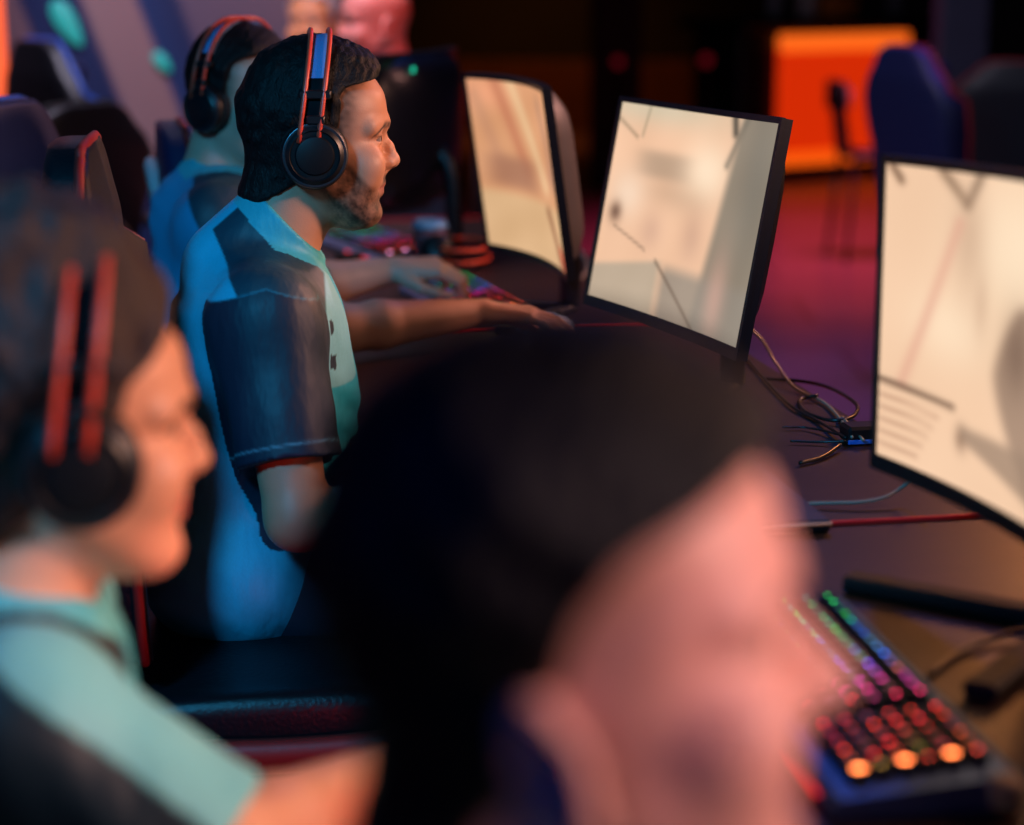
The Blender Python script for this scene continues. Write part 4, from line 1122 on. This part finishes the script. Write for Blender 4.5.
# ---------------------------------------------------------------- keyboards
BRIGHT = set(); RK = random.Random(4)
def keyboard_proto(label):
    root = empty('keyboard', (0, 0, 0), label, 'keyboard', 'backlit keyboards')
    # local: y along the row (player's right end at -y), x towards the monitors
    prof = [(-.074, 0), (-.074, .010), (-.066, .016), (.064, .028), (.074, .026), (.074, 0)]
    rings = [[(x, y, z) for x, z in prof] for y in (-.222, .222)]
    V, Fc = loft(rings); mesh('body', [(V, [f[::-1] for f in Fc])], M['steel'], root, smooth=False)
    for pp in ([(.0755, -.20, .018), (.0755, -.02, .018)], [(-.0755, -.19, .008), (-.0755, .0, .008)]): mesh('side_light', [tube(pp, .0022, 6)], mat('red_glow_strip', (200, 30, 30), .4, emit=(240, 30, 40), estr=1.2), root)
    mesh('end_cap', [rbox(.012, .012, .012, (.060, -.226, .016), .003)], mat('tan_cap', (190, 160, 120), .5), root)
    def grad(y, x):
        t = (y + .21) / .42
        stops = [(0, (255, 150, 70)), (.07, (255, 110, 60)), (.16, (255, 60, 50)), (.30, (255, 40, 60)), (.42, (255, 70, 150)), (.52, (200, 140, 255)), (.60, (90, 150, 255)), (.72, (60, 200, 220)), (.85, (40, 210, 160)), (1, (40, 190, 140))]
        xs = [s_[0] for s_ in stops]; return [float(np.interp(t, xs, [lin(s_[1])[k] for s_ in stops])) for k in range(3)] + [1]
    cap, capf = [], None
    def kc(wy):
        rings = [[(-.0080, -wy, 0), (.0080, -wy, 0), (.0080, wy, 0), (-.0080, wy, 0)], [(-.0062, -wy + .002, .0085), (.0062, -wy + .002, .0085), (.0062, wy - .002, .0085), (-.0062, wy - .002, .0085)]]
        V, Fc = loft(rings); ring = [(.0018 * math.cos(t * PI / 4), .0018 * math.sin(t * PI / 4), .0087) for t in range(8)]
        return V, Fc, ring
    me = {}
    def key(x, y, wy, bright):
        k = (round(wy, 4), bright)
        if k not in me:
            V, Fc, ring = kc(wy); o = 1.0 if not bright else 1.9
            if bright: pass
            if bright: ring = [(a * 3.0, b * 2.0, c) for a, b, c in ring]
            ob = mesh('key', [(V, Fc, 0), (np.array(ring), [list(range(8))], 1)], [M['keycap'], glow_mat()], root, smooth=False); me[k] = ob
            if bright: BRIGHT.add(ob.data.name)
        else:
            ob = me[k].copy(); COL.objects.link(ob); ob.parent = root
        z = np.interp(x, [-.066, .064], [.0165, .0285]); ob.location = (x, y, z); ob.color = [q * (2.2 if bright else RK.choice([.25, .6, 1.0, 1.6])) for q in grad(y, x)[:3]] + [1]
    P_ = .0186
    for r in range(6):
        x = .052 - r * P_ - (.002 if r else 0); y = .212 - .0093
        while y > -.205:
            t = (.212 - y)
            if r == 5 and .075 < t < .17:
                key(x, .212 - .122, .050, False); y = .212 - .18; continue
            if not (.282 < t < .296): key(x, y, .0085, y < -.18 and r in (1, 3, 5))
            y -= P_
    return root
kc_near = (on_z(984, 761) + on_z(815, 600) + on_z(830, 808)) / 1
e1 = on_z(984, 761, DESK + .02); e2 = on_z(830, 800, DESK + .015)
endc = (e1 + e2) / 2; kdir = unit((on_z(815, 600, DESK + .02) - e1) * (1, 1, 0))
kb = keyboard_proto('backlit keyboard nearest the camera, green to red keys, metal frame')
def place_kb(o, c, ang): o.location = (c[0], c[1], DESK + .0005); o.rotation_euler = (0, 0, ang)
place_kb(kb, endc + kdir * .215 + np.array((.014, -.018, 0)), math.atan2(-kdir[0], kdir[1]) - .03)
kb2 = copy_tree(kb); kb2['label'] = 'backlit keyboard under the far player\'s left hand'
pts = on_z(466, 308); place_kb(kb2, (pts[0] + .0, pts[1] + .0), rd(17))
kb3 = copy_tree(kb); kb3['label'] = 'backlit keyboard beyond the man\'s chin, beside the paper cup'
pts = on_z(378, 253); place_kb(kb3, pts, rd(24))
# three bright pink lights in the near corner of the furthest board
for ch in [x for x in COL.objects if x.parent == kb3 and x.name.startswith('key')]:
    if ch.data.name in BRIGHT: ch.color = (1.6, .55, 1.1, 1)

# mouse under the right hand
def mouse(c, rz, label):
    root = empty('computer_mouse', (c[0], c[1], DESK), label, 'mouse', rz=rz)
    def f(p):
        d = ell(p, (0, 0, .004), (.062, .033, .034)); return smax(d, -p[:, 2], .004)
    o = iso_obj('shell', f, (-.07, -.045, -.004), (.07, .045, .045), .002, M['bluepl'], root)
    mesh('wheel', [lathe([(0, -.004), (.009, -.004), (.009, .004), (0, .004)], 16, xf((.034, 0, .028), rx=PI / 2))], M['rubber'], root)
    return root
pm_ = on_z(540, 323, DESK + .02)
mouse(pm_, rd(12), 'pale blue mouse under the far player\'s right hand')

# paper cup
pc = on_z(430, 266)
cup = empty('paper_cup', (pc[0], pc[1], DESK), 'paper coffee cup with a pale blue lit lid', 'cup')
mesh('cup_body', [lathe([(0, .001), (.027, .001), (.036, .085), (0, .085)], 28)], mat('cup_paper', (120, 84, 96), .6, noise=.08), cup)
mesh('lid', [lathe([(0, .083), (.0385, .083), (.0390, .089), (.0365, .090), (.035, .098), (.031, .099), (.030, .096), (0, .096)], 28)], mat('cup_lid', (130, 190, 225), .4), cup)
# headset lying on the desk behind the cup: two orange rods seen side on
ph = on_z(462, 264)
hd = empty('gaming_headset', (ph[0], ph[1], DESK), 'orange red headset lying on the desk beside the paper cup', 'headset', 'gaming headsets')
def loop(r1, r2, z, off=0, a0=-2.6, a1=2.6):
    return [(r1 * math.cos(t) * 1.0 + off, r2 * math.sin(t), z) for t in np.linspace(a0, a1, 30)]
for z in (.016, .042):
    mesh('band_rod', [tube(loop(.060, .105, z), .0045, 8)], mat('orange_rod', (255, 84, 44), .4), hd)
for sg in (-1, 1):
    mesh('ear_cup', [lathe([(0, -.02), (.030, -.02), (.036, -.01), (.036, .01), (.030, .02), (0, .02)], 24, xf((-.052, sg * .058, .037), rx=PI / 2))], M['black'], hd)
# desk mat / slab beside the seam
q = [on_z(832, 526), on_z(786, 492)]
mt = empty('laptop_stand', (0, 0, 0)) if False else None
c0 = on_z(830, 526); 
def slab():
    a = on_z(831, 524, DESK + .011); b = on_z(782, 484, DESK + .011)
    d = unit((b - a) * (1, 1, 0)); n = np.array((d[1], -d[0], 0)); n = n if n[0] < 0 else -n
    L1, L2 = .36, .24
    c = a + d * L1 / 2 + n * L2 / 2; c[2] = DESK
    root = empty('closed_laptop', (c[0], c[1], DESK), 'thin dark closed laptop with a pale rim beside the red seam', 'laptop', rz=math.atan2(d[1], d[0]))
    mesh('base', [rbox(L1 / 2, L2 / 2, .005, (0, 0, .0055), .003)], M['black'], root, smooth=False)
    mesh('lid', [rbox(L1 / 2, L2 / 2, .0025, (0, 0, .0135), .002)], mat('lid_slate', (52, 56, 74), .4), root, smooth=False)
    e = [(-L1 / 2, -L2 / 2), (L1 / 2, -L2 / 2), (L1 / 2, L2 / 2), (-L1 / 2, L2 / 2)]
    mesh('rim', [tube([(x, y, .0112) for x, y in e], .0022, 6, True)], mat('pale_rim', (190, 180, 180), .35), root)
slab()

# ---------------------------------------------------------------- cables
def cable(pts, r, m, label, name='cable'):
    P_ = []
    for t in pts:
        z = t[2] if len(t) > 2 else .004
        P_.append(on_z(t[0], t[1], DESK + max(z, r + .0008)))
    P_ = catmull(P_, 8); o = P_[0].copy(); ob = mesh(name, [tube(P_, r, 8)], M[m], origin=tuple(o)); tag(ob, label, 'cable', 'cables on the back of the desks')
hub = on_z(853, 441)
hb = empty('cable_box', (hub[0] + .03, hub[1], DESK), 'small black cable box with blue lower edge on the desk back edge', 'cable box', rz=RZ)
mesh('box_body', [rbox(.045, .020, .012, (0, 0, .0125), .004)], M['black'], hb, smooth=False)
mesh('blue_edge', [rbox(.046, .002, .003, (0, -.0205, .0045), .001)], mat('blue_plastic', (40, 110, 220), .4), hb, smooth=False)
def cable3(pts, r, m, label):
    P_ = catmull(pts, 8); o = P_[0].copy(); ob = mesh('cable', [tube(P_, r, 8)], M[m], origin=tuple(o)); tag(ob, label, 'cable', 'cables on the back of the desks')
A = lambda u, v, z: on_z(u, v, DESK + z)
cable3([A(742, 322, .085), A(762, 340, .06), A(775, 362, .03), A(795, 388, .006), A(825, 403, .004), A(845, 425, .006), A(852, 437, .012)], .0022, 'cablepale', 'pale cable dropping from the middle monitor to the cable box')
cable3([A(741, 352, .004), A(765, 380, .004), A(790, 405, .004), A(820, 422, .004), A(846, 438, .010)], .0022, 'cable', 'dark cable lying straight across the desk to the cable box')
cable3([A(764, 379, .004), A(800, 381, .005), A(830, 388, .006), A(856, 404, .006), A(852, 417, .008), A(830, 420, .006), A(806, 412, .005), A(800, 400, .004), A(818, 395, .010)], .0028, 'cable', 'black cable curled in a loop above the cable box')
cable3([A(842, 417, .006), A(852, 428, .010), A(863, 440, .012)], .0022, 'cablepale', 'short pale cable end entering the cable box')
cable3([A(782, 427, .004), A(810, 428, .004), A(845, 436, .008)], .0016, 'cable', 'thin black cable reaching left from the box, upper one')
cable3([A(790, 441, .004), A(820, 442, .004), A(846, 441, .008)], .0016, 'cable', 'thin black cable reaching left from the box, lower one')
cable3([A(800, 463, .004), A(822, 457, .004), A(840, 445, .008)], .0030, 'cable', 'thick black cable bending down left of the cable box')
cable3([A(799, 504, .004), A(825, 503, .006), A(860, 502, .008), A(885, 497, .012), A(905, 485, .022), A(925, 470, .05)], .0022, 'cablepale', 'pale cable running from the laptop to the right monitor')
cable3([A(1030, 626, .010), A(990, 640, .006), A(960, 652, .004), A(930, 674, .004)], .0030, 'cable', 'dark cable on the desk below the right monitor foot')
cable3([A(570, 238, .03), A(580, 250, .02), A(588, 268, .01), A(575, 285, .004)], .0028, 'cablepale', 'pale cable hanging between the curved and the middle monitor')

# ---------------------------------------------------------------- spectators at the back
def spectator(u, v, d, yaw, label, **k):
    pw = at(u, v, d); o = (pw[0], pw[1], 0); hz = float(pw[2])
    J = seated_J(hz, hipx=-.14, seat=.46)
    J['elR'] = (-.03, -.23, hz - .44); J['wrR'] = (.16, -.12, hz - .53); J['elL'] = (-.03, .23, hz - .44); J['wrL'] = (.16, .12, hz - .53)
    gaming_chair(world_from(o, yaw, (-.16, 0, 0))[:2], yaw, k.pop('chair'), arms=False, pillow=False, recline=.12, seat_z=.44, backh=.52)
    P = dict(origin=o, yaw=yaw, hz=hz, J=J, h=.006, hh=.005, jh=.007, lo=(-.36, -.36, 0), hi=(.50, .36, hz + .15), label=label, skin=(220, 150, 130), haircol=(60, 50, 50), hair='short', jersey=dict(JER, **k.pop('jersey', {})), trmat='trouser_dark',
             hands=[(J['wrR'], (1, .1, -.12), (0, 0, 1), (0, 1, 0), (.2, .3, .3), .1), (J['wrL'], (1, -.1, -.12), (0, 0, 1), (0, -1, 0), (.2, .3, .3), .1)], fade=.3)
    P.update(k); return person(P)
spectator(374, 22, 5.6, rd(200), 'bald person in grey behind the row with a red lit face', chair='gaming chair under the bald person with the red lit face', hair='none', fade=0, skin=(235, 150, 135), jersey=dict(base=(84, 84, 100), sleeve=(74, 74, 92), yoke=(84, 84, 100), light=(84, 84, 100), collar=(100, 130, 160), marks=False))
spectator(315, 22, 6.4, rd(250), 'person with pale hair and orange lit face near the mural', chair='gaming chair under the pale haired person near the mural', hairmat='hair_pale', haircol=(190, 180, 180), fade=0, skin=(235, 160, 110), jersey=dict(base=(96, 88, 98), sleeve=(90, 80, 92), yoke=(96, 88, 98), light=(96, 88, 98), collar=(96, 88, 98), marks=False))
# dim red signal lights across the room
for (u, v, r, lab) in ((618, 62, .030, 'dim red signal light on the dark pillar'), (706, 60, .034, 'red signal light left of the orange bar'), ):
    pp = at(u, v, 12.6)
    o = empty('signal_light', (pp[0], pp[1], 0), lab, 'signal light', 'red signal lights')
    mesh('lens', [lathe([(0, 0), (r, 0), (r, .02), (r * .7, .035), (0, .04)], 20, xf((0, 0, pp[2]), rx=PI / 2))], mat('red_signal', (120, 10, 20), .4, emit=(120, 14, 30), estr=.45), o)
    mesh('post', [tube([(0, .015, pp[2]), (0, .015, 0)], .012, 8)], M['black'], o)
pp = at(436, 172, 5.2)
# ---------------------------------------------------------------- added unseen lamps, camera, exposure
def light(kind, loc, tgt, col, e, size=.5, spot=None, blend=.5, name='lamp'):
    l = bpy.data.lights.new(name, kind); l.energy = e; l.color = lin(col)
    if kind == 'AREA': l.size = size
    elif kind in ('SPOT', 'POINT'): l.shadow_soft_size = size
    if spot: l.spot_size = math.radians(spot); l.spot_blend = blend
    ob = bpy.data.objects.new(name, l); COL.objects.link(ob); ob.location = loc
    ob.rotation_euler = (Vector(tgt) - Vector(loc)).to_track_quat('-Z', 'Y').to_euler()
    return ob
light('SPOT', (1.9, 2.3, 1.75), (-.22, 2.72, 1.20), (255, 190, 160), 150, .12, 25, .7, name='warm_fill_spot')  # added fill for the focus man's face, cone kept off his arm
light('SPOT', (1.6, 1.1, 1.75), (-.25, 1.55, 1.02), (255, 190, 160), 115, .12, 30, .7, name='warm_fill_spot')  # added fill for the woman's face, source unseen
light('SPOT', (1.5, 4.4, 2.1), (-.1, 3.5, .85), (255, 180, 165), 150, .12, 50, .8, name='warm_fill_spot')  # added fill for the far player's hands and the cup
light('SPOT', (1.35, .30, 1.6), (.10, .80, 1.05), (255, 208, 200), 105, .12, 34, .6, name='pink_fill_spot')  # added unseen fill on the nearest man's face
light('SPOT', (-1.05, .35, 2.35), (-.42, 2.6, .85), (60, 190, 255), 200, .2, 52, .7, name='blue_fill_spot')  # added unseen spot that turns the jersey back cyan
light('SPOT', (.9, 5.6, 3.2), (.05, 3.1, .8), (40, 120, 255), 26, .15, 80, name='blue_back_fill')  # added unseen spot for blue top edges, from behind
light('SPOT', (.30, 1.30, .40), (-.15, 1.75, .68), (255, 40, 50), 10, .08, 75, name='red_fill_spot')  # added red fill below the desk, no lamp seen there
light('SPOT', (1.7, 9.0, 3.3), (1.7, 9.6, 0), (255, 90, 130), 800, .4, 80, 1, name='floor_spot')
light('SPOT', (1.2, 6.6, 3.3), (1.2, 6.2, 0), (150, 90, 255), 160, .4, 70, 1, name='violet_spot')
light('SPOT', (.2, 15.5, 3.2), (.2, 16.8, .2), (255, 150, 60), 120, .4, 80, 1, name='amber_spot')
light('AREA', (-1.2, 5.0, 3.1), (-1.2, 7, 1.5), (235, 225, 255), 70, .8, name='mural_wash')
light('SPOT', (-.2, 4.9, 1.9), (-.5, 5.9, 1.3), (255, 70, 50), 18, .1, 70, name='spectator_fill_spot')  # added fill that reddens the people at the back
light('SPOT', (-1.0, -.4, 2.2), (-.04, .8, 1.24), (30, 100, 255), 24, .15, 18, .8, name='blue_fill_spot')  # added hair light for the nearest man, source unseen
light('AREA', (1.9, 2.3, 1.9), (.1, 2.3, .8), (255, 185, 155), 16, .45, name='warm_fill_area')  # added weak general fill for the things on the desks
light('SPOT', (1.3, 3.9, 1.7), (.45, 2.75, .74), (255, 160, 90), 60, .15, 60, 1, name='amber_desk_fill')  # added fill that warms the back of the desk
cam = bpy.data.cameras.new('camera'); co = bpy.data.objects.new('camera', cam); COL.objects.link(co); sc.camera = co
cam.sensor_width = 36; cam.lens = 36 * F_PX / 1024; co.location = CAM; co.rotation_euler = (PI / 2 - PITCH, 0, 0)
cam.clip_start = .05; cam.dof.use_dof = True; cam.dof.focus_distance = 2.66; cam.dof.aperture_fstop = 2.1
vs = sc.view_settings; vs.view_transform = 'Standard'; vs.look = 'None'; vs.exposure = 0; vs.gamma = 1; vs.use_curve_mapping = False
w = bpy.data.worlds.new('dark_room'); sc.world = w; w.use_nodes = True
w.node_tree.nodes['Background'].inputs[0].default_value = (.006, .016, .055, 1); w.node_tree.nodes['Background'].inputs[1].default_value = 1
